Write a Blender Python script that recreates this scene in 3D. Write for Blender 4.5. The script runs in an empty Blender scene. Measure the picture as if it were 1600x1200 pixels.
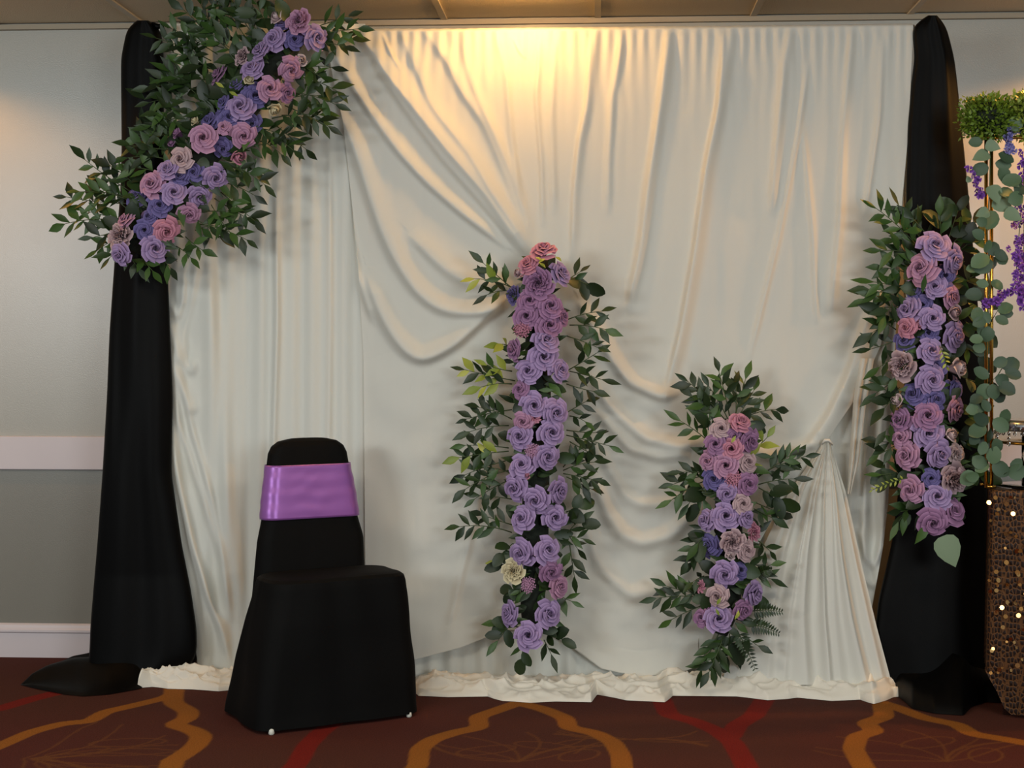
import bpy, bmesh, math, random
import numpy as np
from mathutils import Vector, Matrix, noise

random.seed(7)
rng = np.random.default_rng(7)
SC = bpy.context.scene
COL = SC.collection
PI = math.pi

# ------------------------------------------------------------------ camera
F = 2400.0                       # focal length in pixels of a 1600 px wide frame
HOR = 537.0                      # image row of the eye level
CAM = Vector((0.0, -6.1, 1.267))
YAW = math.radians(3.2)
cd = bpy.data.cameras.new('camera')
cd.sensor_width = 36.0
cd.lens = F / 1600.0 * 36.0
cd.shift_y = -(600.0 - HOR) / 1600.0
cd.clip_start = 0.05
cam = bpy.data.objects.new('camera', cd)
COL.objects.link(cam)
cam.location = CAM
cam.rotation_euler = (PI / 2, 0, YAW)
SC.camera = cam

# ------------------------------------------------------------------ exposure, world, lamps
SC.view_settings.view_transform = 'Standard'
SC.view_settings.look = 'None'
SC.view_settings.exposure = 0.84
SC.view_settings.gamma = 1.0
SC.view_settings.use_curve_mapping = False
W = bpy.data.worlds.new('room_ambient')
W.use_nodes = True
SC.world = W
W.node_tree.nodes['Background'].inputs[0].default_value = (0.90, 0.97, 1.0, 1)
W.node_tree.nodes['Background'].inputs[1].default_value = 0.17


def area(name, loc, target, sx, sy, power, color):
    l = bpy.data.lights.new(name, 'AREA')
    l.shape = 'RECTANGLE'
    l.size, l.size_y = sx, sy
    l.energy = power
    l.color = color
    o = bpy.data.objects.new(name, l)
    COL.objects.link(o)
    o.location = loc
    o.rotation_euler = (Vector(target) - Vector(loc)).to_track_quat('-Z', 'Y').to_euler()
    return o


# area lights added as unseen windows for cool frontal light; fluorescent ceiling panels
area('unseen_window_fill', (-4.5, -6.8, 2.12), (-2.0, 0, 1.9), 2.0, 0.8, 62, (0.90, 0.97, 1.0))
area('unseen_window_fill', (2.6, -8.0, 1.9), (0.8, 0, 1.7), 2.0, 1.3, 68, (0.86, 0.95, 1.0))
area('ceiling_panel_light', (-1.3, -3.3, 2.52), (-1.3, -2.9, 0), 1.2, 0.6, 20, (1.0, 0.92, 0.78))
area('ceiling_panel_light', (1.6, -3.3, 2.52), (1.6, -2.9, 0), 1.2, 0.6, 20, (1.0, 0.92, 0.78))


def bulb_light(name, loc, power, color, cone=None):
    l = bpy.data.lights.new(name, 'SPOT' if cone else 'POINT')
    if cone:
        l.spot_size = math.radians(cone)
        l.spot_blend = 0.35
    l.energy = power
    l.shadow_soft_size = 0.026
    l.color = color
    o = bpy.data.objects.new(name, l)
    COL.objects.link(o)
    o.location = loc
    return o


WARM = (1.0, 0.53, 0.14)
DOWNLIGHTS = [(-2.75, -0.62), (-0.28, -0.64), (1.98, -0.60)]
POW = [17, 21, 44]
for (lx, ly), pw, cone in zip(DOWNLIGHTS, POW, (152, None, 152)):
    bulb_light('downlight_lamp', (lx, ly, 2.524 if cone is None else 2.50), pw, WARM if cone is None else (1.0, 0.46, 0.10), cone)

FWD = Vector((-math.sin(YAW), math.cos(YAW), 0))
RGT = Vector((math.cos(YAW), math.sin(YAW), 0))


def P(px, py, Y):
    """point of the vertical plane y = Y seen at that place of the frame"""
    a = (px - 800.0) / F
    b = (HOR - py) / F
    d = FWD + RGT * a + Vector((0, 0, b))
    t = (Y - CAM.y) / d.y
    return CAM + d * t


def FL(px, py, z=0.0):
    """point of the horizontal plane z seen at that place of the frame"""
    a = (px - 800.0) / F
    b = (HOR - py) / F
    d = FWD + RGT * a + Vector((0, 0, b))
    t = (z - CAM.z) / d.z
    return CAM + d * t


def Pn(px, py, Y):
    a = (px - 800.0) / F
    b = (HOR - py) / F
    dx = FWD.x + RGT.x * a
    dy = FWD.y + RGT.y * a
    t = (Y - CAM.y) / dy
    return np.stack([CAM.x + dx * t, Y + 0 * a, CAM.z + b * t], -1)


# ------------------------------------------------------------------ materials
def lin(c):
    return tuple((v / 255.0 / 12.92) if v / 255.0 <= 0.04045 else ((v / 255.0 + 0.055) / 1.055) ** 2.4 for v in c)


def mat(name, rgb, rough=0.6, metal=0.0, bump=0.0, bscale=60.0, var=0.0, vscale=8.0, sheen=0.0, trans=0.0, spec=0.5,
        stretch=None):
    m = bpy.data.materials.new(name)
    m.use_nodes = True
    nt = m.node_tree
    b = nt.nodes['Principled BSDF']
    c = (*lin(rgb), 1)
    b.inputs['Base Color'].default_value = c
    b.inputs['Roughness'].default_value = rough
    b.inputs['Metallic'].default_value = metal
    b.inputs['Specular IOR Level'].default_value = spec
    if sheen:
        b.inputs['Sheen Weight'].default_value = sheen
        b.inputs['Sheen Roughness'].default_value = 0.4
    tc = nt.nodes.new('ShaderNodeTexCoord')
    src = tc.outputs['Object']
    if stretch:
        mp = nt.nodes.new('ShaderNodeMapping')
        mp.inputs['Scale'].default_value = stretch
        nt.links.new(src, mp.inputs[0])
        src = mp.outputs[0]
    if var:
        n = nt.nodes.new('ShaderNodeTexNoise')
        n.inputs['Scale'].default_value = vscale
        n.inputs['Detail'].default_value = 4
        nt.links.new(src, n.inputs['Vector'])
        mx = nt.nodes.new('ShaderNodeMix')
        mx.data_type = 'RGBA'
        mx.inputs[6].default_value = tuple(v * (1 - var) for v in c[:3]) + (1,)
        mx.inputs[7].default_value = tuple(min(1, v * (1 + var)) for v in c[:3]) + (1,)
        nt.links.new(n.outputs[0], mx.inputs[0])
        nt.links.new(mx.outputs[2], b.inputs['Base Color'])
    if bump:
        n2 = nt.nodes.new('ShaderNodeTexNoise')
        n2.inputs['Scale'].default_value = bscale
        n2.inputs['Detail'].default_value = 3
        nt.links.new(src, n2.inputs['Vector'])
        bp = nt.nodes.new('ShaderNodeBump')
        bp.inputs['Strength'].default_value = bump
        bp.inputs['Distance'].default_value = 0.004
        nt.links.new(n2.outputs[0], bp.inputs['Height'])
        nt.links.new(bp.outputs[0], b.inputs['Normal'])
    if trans:
        out = nt.nodes['Material Output']
        tr = nt.nodes.new('ShaderNodeBsdfTranslucent')
        tr.inputs[0].default_value = c
        ms = nt.nodes.new('ShaderNodeMixShader')
        ms.inputs[0].default_value = trans
        nt.links.new(b.outputs[0], ms.inputs[1])
        nt.links.new(tr.outputs[0], ms.inputs[2])
        nt.links.new(ms.outputs[0], out.inputs[0])
    return m


M = {}
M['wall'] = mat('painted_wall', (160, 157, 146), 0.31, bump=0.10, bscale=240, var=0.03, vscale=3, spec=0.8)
M['trim'] = mat('white_trim_paint', (208, 198, 200), 0.35, var=0.02)
M['tile'] = mat('ceiling_tile', (224, 206, 176), 0.9, bump=0.9, bscale=170, var=0.06, vscale=150)
M['tbar'] = mat('ceiling_grid_metal', (205, 190, 165), 0.5)
M['angle'] = mat('ceiling_wall_angle', (158, 146, 126), 0.6)
M['white'] = mat('white_drape_cloth', (225, 226, 218), 0.75, bump=0.10, bscale=500, sheen=0.15, trans=0.12, spec=0.2)
M['swag'] = mat('white_swag_cloth', (221, 220, 211), 0.6, bump=0.10, bscale=500, sheen=0.2, trans=0.15, spec=0.3)
M['puddle'] = mat('white_hem_cloth', (232, 226, 212), 0.55, bump=0.1, bscale=400, sheen=0.2, trans=0.08, spec=0.3)
M['black'] = mat('black_satin_cloth', (3, 3, 3), 0.5, bump=0.12, bscale=700, var=0.1, spec=0.10, stretch=(1, 1, .5))
M['blackcover'] = mat('black_polyester_cover', (4, 4, 4), 0.7, bump=0.15, bscale=600, spec=0.12)
M['sash'] = mat('purple_satin', (146, 88, 166), 0.36, metal=0.35, bump=0.06, bscale=14, sheen=0.3, spec=0.6, stretch=(1, 1, 3))
M['glide'] = mat('white_plastic', (205, 205, 195), 0.4)
M['stem'] = mat('green_stem', (62, 78, 40), 0.6)
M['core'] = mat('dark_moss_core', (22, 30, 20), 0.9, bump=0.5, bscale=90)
M['gold'] = mat('brushed_gold', (205, 160, 72), 0.25, metal=1.0, var=0.05)
M['silver'] = mat('silver_band', (190, 195, 200), 0.25, metal=1.0)


def leafmat(name, rgb, rgb2, rough=0.45):
    m = mat(name, rgb, rough, trans=0.12)
    nt = m.node_tree
    b = nt.nodes['Principled BSDF']
    oi = nt.nodes.new('ShaderNodeObjectInfo')
    mx = nt.nodes.new('ShaderNodeMix')
    mx.data_type = 'RGBA'
    mx.inputs[6].default_value = (*lin(rgb), 1)
    mx.inputs[7].default_value = (*lin(rgb2), 1)
    nt.links.new(oi.outputs['Random'], mx.inputs[0])
    nt.links.new(mx.outputs[2], b.inputs['Base Color'])
    return m


M['leaf_dark'] = leafmat('dark_green_leaf', (24, 40, 18), (46, 68, 30))
M['leaf_mid'] = leafmat('mid_green_leaf', (40, 68, 26), (70, 100, 42))
M['leaf_lime'] = leafmat('yellow_green_leaf', (120, 138, 44), (186, 186, 80))
M['leaf_euca'] = leafmat('grey_green_eucalyptus_leaf', (42, 64, 48), (92, 118, 84), 0.55)
M['leaf_grey'] = leafmat('pale_grey_green_leaf', (112, 134, 104), (122, 142, 112), 0.6)
M['leaf_box'] = leafmat('boxwood_leaf', (104, 132, 40), (160, 176, 74))


def petalmat(name, deep, rim):
    m = bpy.data.materials.new(name)
    m.use_nodes = True
    nt = m.node_tree
    b = nt.nodes['Principled BSDF']
    b.inputs['Roughness'].default_value = 0.65
    b.inputs['Specular IOR Level'].default_value = 0.25
    b.inputs['Sheen Weight'].default_value = 0.1
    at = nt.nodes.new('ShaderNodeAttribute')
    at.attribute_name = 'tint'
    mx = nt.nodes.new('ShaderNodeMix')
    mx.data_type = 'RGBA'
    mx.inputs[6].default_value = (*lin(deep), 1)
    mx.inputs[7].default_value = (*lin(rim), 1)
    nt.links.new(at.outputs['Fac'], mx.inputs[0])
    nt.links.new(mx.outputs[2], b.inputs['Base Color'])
    tr = nt.nodes.new('ShaderNodeBsdfTranslucent')
    nt.links.new(mx.outputs[2], tr.inputs[0])
    ms = nt.nodes.new('ShaderNodeMixShader')
    ms.inputs[0].default_value = 0.15
    nt.links.new(b.outputs[0], ms.inputs[1])
    nt.links.new(tr.outputs[0], ms.inputs[2])
    nt.links.new(ms.outputs[0], nt.nodes['Material Output'].inputs[0])
    return m


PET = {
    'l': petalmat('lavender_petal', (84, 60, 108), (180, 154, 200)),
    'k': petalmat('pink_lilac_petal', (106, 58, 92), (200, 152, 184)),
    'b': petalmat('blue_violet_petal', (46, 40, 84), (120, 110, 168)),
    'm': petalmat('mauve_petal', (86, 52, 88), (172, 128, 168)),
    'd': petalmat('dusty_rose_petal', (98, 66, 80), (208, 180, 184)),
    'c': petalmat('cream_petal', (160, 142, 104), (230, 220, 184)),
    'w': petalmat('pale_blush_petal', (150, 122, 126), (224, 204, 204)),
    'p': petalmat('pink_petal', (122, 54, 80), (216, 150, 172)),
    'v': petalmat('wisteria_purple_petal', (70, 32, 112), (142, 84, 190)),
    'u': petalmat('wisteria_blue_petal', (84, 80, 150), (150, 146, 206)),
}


# wall base colour steps darker below the chair rail
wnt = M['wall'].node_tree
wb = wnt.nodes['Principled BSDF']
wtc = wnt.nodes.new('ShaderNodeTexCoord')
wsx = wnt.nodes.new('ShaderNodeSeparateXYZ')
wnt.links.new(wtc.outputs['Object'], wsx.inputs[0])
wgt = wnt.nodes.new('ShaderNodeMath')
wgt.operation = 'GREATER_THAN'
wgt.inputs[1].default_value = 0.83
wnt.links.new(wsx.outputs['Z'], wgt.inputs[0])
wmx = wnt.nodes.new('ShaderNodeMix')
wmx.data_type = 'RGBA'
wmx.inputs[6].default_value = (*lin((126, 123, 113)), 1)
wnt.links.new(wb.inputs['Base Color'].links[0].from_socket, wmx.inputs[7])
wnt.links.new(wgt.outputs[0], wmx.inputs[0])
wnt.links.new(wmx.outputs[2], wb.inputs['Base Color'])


# ------------------------------------------------------------------ object helpers
def link(name, me, parent=None, m=None, smooth=True):
    o = bpy.data.objects.new(name, me)
    COL.objects.link(o)
    if parent is not None:
        o.parent = parent
    if m is not None and not me.materials:
        me.materials.append(m)
    return o


def tag(o, label, cat, group=None):
    o['label'] = label
    o['category'] = cat
    if group:
        o['group'] = group
    return o


def struct(o):
    o['kind'] = 'structure'
    return o


def empty(name, loc):
    o = bpy.data.objects.new(name, None)
    o.empty_display_size = 0.05
    COL.objects.link(o)
    o.location = loc
    return o


def mesh(name, verts, faces, m=None, smooth=True):
    me = bpy.data.meshes.new(name)
    me.from_pydata([tuple(v) for v in verts], [], faces)
    if m:
        me.materials.append(m)
    if smooth:
        me.polygons.foreach_set('use_smooth', [True] * len(me.polygons))
    me.update()
    return me


def gridmesh(name, V, m, closed_u=False, smooth=True, flip=False):
    """V: (rows, cols, 3) numpy"""
    r, c, _ = V.shape
    me = bpy.data.meshes.new(name)
    idx = np.arange(r * c).reshape(r, c)
    if closed_u:
        nx = np.roll(idx, -1, axis=1)
        a, b, d, e = idx[:-1], nx[:-1], nx[1:], idx[1:]
    else:
        a, b, d, e = idx[:-1, :-1], idx[:-1, 1:], idx[1:, 1:], idx[1:, :-1]
    q = np.stack([a.ravel(), b.ravel(), d.ravel(), e.ravel()], -1)
    if flip:
        q = q[:, ::-1]
    me.vertices.add(r * c)
    me.vertices.foreach_set('co', V.reshape(-1).astype(np.float32))
    me.loops.add(q.size)
    me.loops.foreach_set('vertex_index', q.ravel().astype(np.int32))
    me.polygons.add(len(q))
    me.polygons.foreach_set('loop_start', np.arange(0, q.size, 4, dtype=np.int32))
    me.polygons.foreach_set('use_smooth', np.full(len(q), smooth))
    me.update(calc_edges=True)
    me.validate()
    me.materials.append(m)
    return me


def box(bm, x0, x1, y0, y1, z0, z1, bev=0.0):
    vs = [bm.verts.new((x, y, z)) for x in (x0, x1) for y in (y0, y1) for z in (z0, z1)]
    fs = [(0, 1, 3, 2), (4, 6, 7, 5), (0, 4, 5, 1), (2, 3, 7, 6), (0, 2, 6, 4), (1, 5, 7, 3)]
    F_ = [bm.faces.new([vs[i] for i in f]) for f in fs]
    if bev:
        es = list({e for f in F_ for e in f.edges})
        bmesh.ops.bevel(bm, geom=es, offset=bev, segments=2, affect='EDGES', profile=0.5)


def bmesh_obj(name, fn, m, parent=None, smooth=False):
    bm = bmesh.new()
    fn(bm)
    bmesh.ops.recalc_face_normals(bm, faces=bm.faces)
    me = bpy.data.meshes.new(name)
    bm.to_mesh(me)
    bm.free()
    if smooth:
        me.polygons.foreach_set('use_smooth', [True] * len(me.polygons))
    me.materials.append(m)
    return link(name, me, parent)


def tube(pts, radii, n=6):
    """verts, faces of a tube through pts"""
    pts = [Vector(p) for p in pts]
    vs, fs = [], []
    for i, p in enumerate(pts):
        d = (pts[min(i + 1, len(pts) - 1)] - pts[max(i - 1, 0)]).normalized()
        ref = Vector((0, 0, 1)) if abs(d.z) < 0.9 else Vector((1, 0, 0))
        a = d.cross(ref).normalized()
        b = d.cross(a).normalized()
        r = radii[i] if hasattr(radii, '__len__') else radii
        for k in range(n):
            an = 2 * PI * k / n
            vs.append(p + (a * math.cos(an) + b * math.sin(an)) * r)
    for i in range(len(pts) - 1):
        for k in range(n):
            k2 = (k + 1) % n
            fs.append((i * n + k, i * n + k2, (i + 1) * n + k2, (i + 1) * n + k))
    fs.append(tuple(range(n))[::-1])
    fs.append(tuple(range((len(pts) - 1) * n, len(pts) * n)))
    return vs, fs


def resample(pl, n):
    pl = np.array(pl, float)
    d = np.r_[0, np.cumsum(np.hypot(*np.diff(pl[:, :2], axis=0).T))]
    t = np.linspace(0, d[-1], n)
    return np.stack([np.interp(t, d, pl[:, k]) for k in range(pl.shape[1])], -1)


def smoothline(pl, n=60, it=6):
    q = resample(pl, n)
    for _ in range(it):
        q[1:-1] = 0.5 * q[1:-1] + 0.25 * (q[:-2] + q[2:])
    return q


# ------------------------------------------------------------------ room shell
CEIL = 2.557
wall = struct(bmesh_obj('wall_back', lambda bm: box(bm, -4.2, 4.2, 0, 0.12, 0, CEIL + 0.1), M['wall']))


def base_profile(bm):
    prof = [(0, 0), (-0.016, 0), (-0.016, 0.098), (-0.022, 0.104), (-0.022, 0.112), (-0.016, 0.120), (-0.012, 0.130), (-0.004, 0.135), (0, 0.136)]
    a = [bm.verts.new((-4.2, y, z)) for y, z in prof]
    b = [bm.verts.new((4.2, y, z)) for y, z in prof]
    n = len(prof)
    for i in range(n):
        bm.faces.new((a[i], b[i], b[(i + 1) % n], a[(i + 1) % n]))
    bm.faces.new(a)
    bm.faces.new(b[::-1])


struct(bmesh_obj('baseboard_back', base_profile, M['trim']))
zr0, zr1 = P(0, 733, 0).z, P(0, 681, 0).z
struct(bmesh_obj('trim_1', lambda bm: box(bm, -4.2, 4.2, -0.022, 0, zr0, zr1, 0.004), M['trim']))
struct(bmesh_obj('trim_2', lambda bm: box(bm, -4.2, 4.2, -0.024, 0, CEIL - 0.022, CEIL - 0.002), M['angle']))

# ceiling: slab, metal grid, one object per tile
ceil = struct(bmesh_obj('ceiling', lambda bm: box(bm, -4.3, 4.3, -8.5, 0.1, CEIL + 0.03, CEIL + 0.08), M['tile']))
TS = 0.61


def gridbars(bm):
    for k in range(-7, 8):
        box(bm, k * TS - 0.012, k * TS + 0.012, -8.5, 0, CEIL - 0.004, CEIL + 0.03)
    for k in range(1, 14):
        box(bm, -4.27, 4.27, -k * TS - 0.012, -k * TS + 0.012, CEIL - 0.0045, CEIL + 0.0295)


gb = bmesh_obj('ceiling_grid', gridbars, M['tbar'], ceil)
bmt = bmesh.new()
box(bmt, -TS / 2 + 0.010, TS / 2 - 0.010, -TS / 2 + 0.010, TS / 2 - 0.010, 0, 0.016, 0.003)
tme = bpy.data.meshes.new('ceiling_tile')
bmt.to_mesh(tme)
bmt.free()
tme.materials.append(M['tile'])
for i in range(-7, 7):
    for j in range(13):
        o = link('ceiling_tile', tme, ceil)
        o.location = ((i + 0.5) * TS, -(j + 0.5) * TS, CEIL + 0.003 + 0.002 * ((i * 7 + j * 3) % 3) / 3)

# carpet: pattern bands laid out on the floor, colour stored per vertex
fm = bpy.data.materials.new('patterned_carpet')
fm.use_nodes = True
nt = fm.node_tree
pb = nt.nodes['Principled BSDF']
pb.inputs['Roughness'].default_value = 0.95
pb.inputs['Specular IOR Level'].default_value = 0.1
ca = nt.nodes.new('ShaderNodeVertexColor')
ca.layer_name = 'dye'
tc = nt.nodes.new('ShaderNodeTexCoord')
nn = nt.nodes.new('ShaderNodeTexNoise')
nn.inputs['Scale'].default_value = 220
nn.inputs['Detail'].default_value = 3
nt.links.new(tc.outputs['Object'], nn.inputs['Vector'])
mr = nt.nodes.new('ShaderNodeMapRange')
mr.inputs[3].default_value = 0.35
mr.inputs[4].default_value = 1.65
nt.links.new(nn.outputs[0], mr.inputs[0])
mu = nt.nodes.new('ShaderNodeMix')
mu.data_type = 'RGBA'
mu.blend_type = 'MULTIPLY'
mu.inputs[0].default_value = 1.0
nt.links.new(ca.outputs[0], mu.inputs[6])
nt.links.new(mr.outputs[0], mu.inputs[7])
nt.links.new(mu.outputs[2], pb.inputs['Base Color'])
bp = nt.nodes.new('ShaderNodeBump')
bp.inputs['Strength'].default_value = 0.6
bp.inputs['Distance'].default_value = 0.004
nt.links.new(nn.outputs[0], bp.inputs['Height'])
nt.links.new(bp.outputs[0], pb.inputs['Normal'])

GOLD, RED, THIN = lin((134, 82, 30)), lin((106, 27, 20)), lin((98, 60, 32))
BASE, BASE2 = lin((72, 41, 32)), lin((76, 37, 31))
bands = [
    (GOLD, .030, [(-60, 1190), (0, 1165), (50, 1143), (100, 1130), (140, 1127), (165, 1112), (210, 1102), (260, 1090), (275, 1080)]),
    (GOLD, .036, [(272, 1075), (270, 1098), (296, 1112), (292, 1124), (268, 1132), (300, 1140), (316, 1150), (307, 1165), (278, 1185), (235, 1205), (180, 1230)]),
    (GOLD, .032, [(810, 1098), (770, 1112), (746, 1120), (750, 1137), (715, 1143), (676, 1155), (656, 1170), (652, 1205), (665, 1230)]),
    (GOLD, .032, [(810, 1098), (850, 1108), (884, 1122), (888, 1137), (930, 1145), (958, 1160), (970, 1180), (973, 1205), (965, 1230)]),
    (GOLD, .034, [(1378, 1100), (1382, 1120), (1352, 1130), (1368, 1142), (1340, 1150), (1333, 1170), (1350, 1200), (1380, 1230)]),
    (GOLD, .032, [(1378, 1098), (1400, 1105), (1445, 1122), (1495, 1132), (1520, 1147), (1570, 1155), (1640, 1168)]),
    (RED, .036, [(1030, 1085), (1045, 1117), (1085, 1127), (1120, 1142), (1145, 1160), (1160, 1185), (1170, 1205), (1176, 1230)]),
    (RED, .036, [(1200, 1085), (1178, 1118), (1152, 1133), (1142, 1150)]),
    (RED, .034, [(520, 1130), (500, 1145), (480, 1165), (458, 1205), (445, 1230)]),
    (RED, .036, [(120, 1072), (90, 1082), (50, 1092), (0, 1107), (-60, 1118)]),
]
thin = []
for ox, oy, a0, a1, n, L in ((1240, 1090, 10, 60, 8, .34), (1240, 1090, 110, 160, 5, .3), (640, 1095, 100, 170, 7, .28), (985, 1155, 150, 210, 6, .25),
                             (985, 1155, -30, 30, 5, .25), (20, 1190, 10, 60, 7, .5), (810, 1190, 20, 160, 9, .35), (1480, 1190, 20, 160, 8, .4)):
    o = FL(ox, oy)
    for k in range(n):
        a = math.radians(a0 + (a1 - a0) * k / (n - 1))
        pl = []
        for s in range(7):
            r = L * s / 6
            aa = a + 0.35 * math.sin(s / 6 * 2.2 + k)
            pl.append((o.x + r * math.cos(aa), o.y + r * math.sin(aa)))
        thin.append(pl)
for cx, cy, rx, ry, rot in ((760, 1172, .10, .045, .5), (850, 1165, .10, .04, -.3), (905, 1180, .08, .05, .9), (200, 1160, .12, .05, .2), (120, 1175, .10, .04, .6),
                            (1450, 1160, .11, .05, .6), (1540, 1180, .09, .05, 1.2)):
    o = FL(cx, cy)
    pl = []
    for k in range(13):
        a = 2 * PI * k / 12
        x, y = rx * math.cos(a), ry * math.sin(a)
        pl.append((o.x + x * math.cos(rot) - y * math.sin(rot), o.y + x * math.sin(rot) + y * math.cos(rot)))
    thin.append(pl)

gx = np.arange(-3.0, 2.61, 0.006)
gy = np.arange(-2.6, 0.021, 0.0095)
GX, GY = np.meshgrid(gx, gy)


def fold(v, lo, hi):
    s = hi - lo
    t = np.mod(v - lo, 2 * s)
    return lo + np.where(t > s, 2 * s - t, t)


fx, fy = GX, fold(GY, -1.5, 0.02)


def dist_pl(pl, X, Y):
    best = np.full(X.shape, 9.0)
    for (x0, y0), (x1, y1) in zip(pl[:-1], pl[1:]):
        dx, dy = x1 - x0, y1 - y0
        L2 = dx * dx + dy * dy + 1e-12
        t = np.clip(((X - x0) * dx + (Y - y0) * dy) / L2, 0, 1)
        best = np.minimum(best, np.hypot(X - x0 - t * dx, Y - y0 - t * dy))
    return best


n1 = 0.5 + 0.5 * np.sin(fx * 3.1 + 1.3) * np.sin(fy * 4.3 + fx)
colr = np.array(BASE)[None, None] * n1[..., None] + np.array(BASE2)[None, None] * (1 - n1[..., None])
for pl in thin:
    d = dist_pl(pl, fx, fy)
    k = np.clip((0.0065 - d) / 0.004, 0, 1)[..., None] * 0.75
    colr = colr * (1 - k) + np.array(THIN) * k
for c, w, pl in bands:
    q = [(v.x, v.y) for v in (FL(x, y) for x, y in pl)]
    qq = smoothline(q, 40, 1)
    d = dist_pl([tuple(v) for v in qq], fx, fy)
    k = np.clip((w - d) / 0.006 + 0.5, 0, 1)[..., None]
    colr = colr * (1 - k) + np.array(c) * k
FV = np.stack([GX, GY, 0 * GX], -1)
fme = gridmesh('floor', FV, fm, smooth=False)
# coarse continuation of the same carpet around the detailed part
bmf = bmesh.new()
bmf.from_mesh(fme)
x0, x1, y0, y1 = gx[0], gx[-1], gy[0], gy[-1]
for xa, xb, ya, yb in ((-4.3, x0, -8.5, 0.05), (x1, 4.3, -8.5, 0.05), (x0, x1, -8.5, y0)):
    bmf.faces.new([bmf.verts.new(v) for v in ((xa, ya, 0), (xb, ya, 0), (xb, yb, 0), (xa, yb, 0))])
bmf.to_mesh(fme)
bmf.free()
attr = fme.color_attributes.new('dye', 'FLOAT_COLOR', 'POINT')
full = np.ones((len(fme.vertices), 4), np.float32)
full[:, :3] = BASE
full[:colr.shape[0] * colr.shape[1], :3] = colr.reshape(-1, 3)
attr.data.foreach_set('color', full.ravel())
floor = struct(link('floor', fme))

BULB = bpy.data.materials.new('lit_bulb')
BULB.use_nodes = True
BULB.node_tree.nodes['Principled BSDF'].inputs['Emission Color'].default_value = (1.0, .72, .36, 1)
BULB.node_tree.nodes['Principled BSDF'].inputs['Emission Strength'].default_value = 6
# recessed downlights in the ceiling, just in front of the drapes
for (lx, ly), txt in zip(DOWNLIGHTS, ('left of the drapes', 'over the middle of the white swag', 'right of the drapes')):
    d = tag(empty('downlight', (lx, ly, CEIL - 0.004)), 'round white recessed downlight in the ceiling ' + txt, 'light')

    def ring(bm, r0=0.055, r1=0.075):
        n = 24
        vs = [[bm.verts.new((r * math.cos(2 * PI * k / n), r * math.sin(2 * PI * k / n), z)) for k in range(n)] for r, z in ((r0, 0.0), (r0, -0.006), (r1, -0.004), (r1, 0.0))]
        for a, b in zip(vs, vs[1:] + vs[:1]):
            for k in range(n):
                bm.faces.new((a[k], a[(k + 1) % n], b[(k + 1) % n], b[k]))
    bmesh_obj('trim_ring', ring, M['glide'], d, True)

    def bulb(bm):
        bmesh.ops.create_uvsphere(bm, u_segments=14, v_segments=10, radius=0.021)
        for v_ in bm.verts:
            v_.co.z -= 0.029
    bmesh_obj('bulb', bulb, BULB, d, True)

# ------------------------------------------------------------------ white cloths
def ridge_field(px, py, ridges):
    """height of pressed and hanging folds; a ridge: (amp, w_up, w_down, polyline)"""
    h = np.zeros_like(px)
    for amp, wu, wd, pl in ridges:
        q = smoothline(pl, 50, 4)
        best = np.full(px.shape, 1e9)
        sg = np.zeros_like(px)
        tt = np.zeros_like(px)
        n = len(q)
        for i in range(n - 1):
            x0, y0 = q[i]
            dx, dy = q[i + 1] - q[i]
            L2 = dx * dx + dy * dy + 1e-9
            t = np.clip(((px - x0) * dx + (py - y0) * dy) / L2, 0, 1)
            ex, ey = px - x0 - t * dx, py - y0 - t * dy
            d = np.hypot(ex, ey)
            m = d < best
            best = np.where(m, d, best)
            cr = (dx * ey - dy * ex)
            sg = np.where(m, cr, sg)
            tt = np.where(m, (i + t) / (n - 1), tt)
        # left-hand side of the line counts as the upper, long slope
        w = np.where(sg < 0, wu, wd)
        pr = np.exp(-(best / w) ** 2 * np.where(sg < 0, 1.0, 1.0))
        env = np.clip(tt / 0.12, 0, 1) * np.clip((1 - tt) / 0.10, 0, 1)
        env = 0.25 + 0.75 * env
        endd = np.where((tt <= 0) | (tt >= 1), 0.85, 1.0)
        h = h + amp * pr * env * endd
    return h


def vnoise(px, py, sx, sy, seed):
    """smooth value noise, numpy"""
    r = np.random.default_rng(seed)
    T = r.random((64, 64))
    x, y = px / sx + 100, py / sy + 100
    xi, yi = np.floor(x).astype(int), np.floor(y).astype(int)
    fx_, fy_ = x - xi, y - yi
    fx_, fy_ = fx_ * fx_ * (3 - 2 * fx_), fy_ * fy_ * (3 - 2 * fy_)
    g = lambda a, b: T[a % 64, b % 64]
    return (g(xi, yi) * (1 - fx_) + g(xi + 1, yi) * fx_) * (1 - fy_) + (g(xi, yi + 1) * (1 - fx_) + g(xi + 1, yi + 1) * fx_) * fy_


# plain pleated curtain behind everything
YC = -0.36
rows, cols = 260, 620
v = np.linspace(0, 1, rows)[:, None]
u = np.linspace(0, 1, cols)[None, :]
bot = 1068.0
L = np.interp(38 + v * (bot - 38), [38, 420, 600, 740, 870, 960, 1068], [250, 260, 268, 266, 284, 300, 312])
R = np.interp(38 + v * (bot - 38), [38, 200, 500, 640, 780, 850, 950, 1068], [1424, 1418, 1400, 1394, 1388, 1380, 1362, 1350])
px = L + (R - L) * u
topy = np.where(px < 572, 37.0, 52.0)
py = topy + (bot - topy) * v
warpx = px + 14 * (vnoise(px, py, 260, 500, 3) - .5)
pleat = 0.0055 * np.sin(warpx / 44 * 2 * PI) + 0.004 * np.sin(warpx / 27 * 2 * PI + 1) + 0.008 * (vnoise(px, py, 38, 900, 5) - .5) + 0.004 * (vnoise(px, py, 12, 600, 9) - .5)
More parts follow.
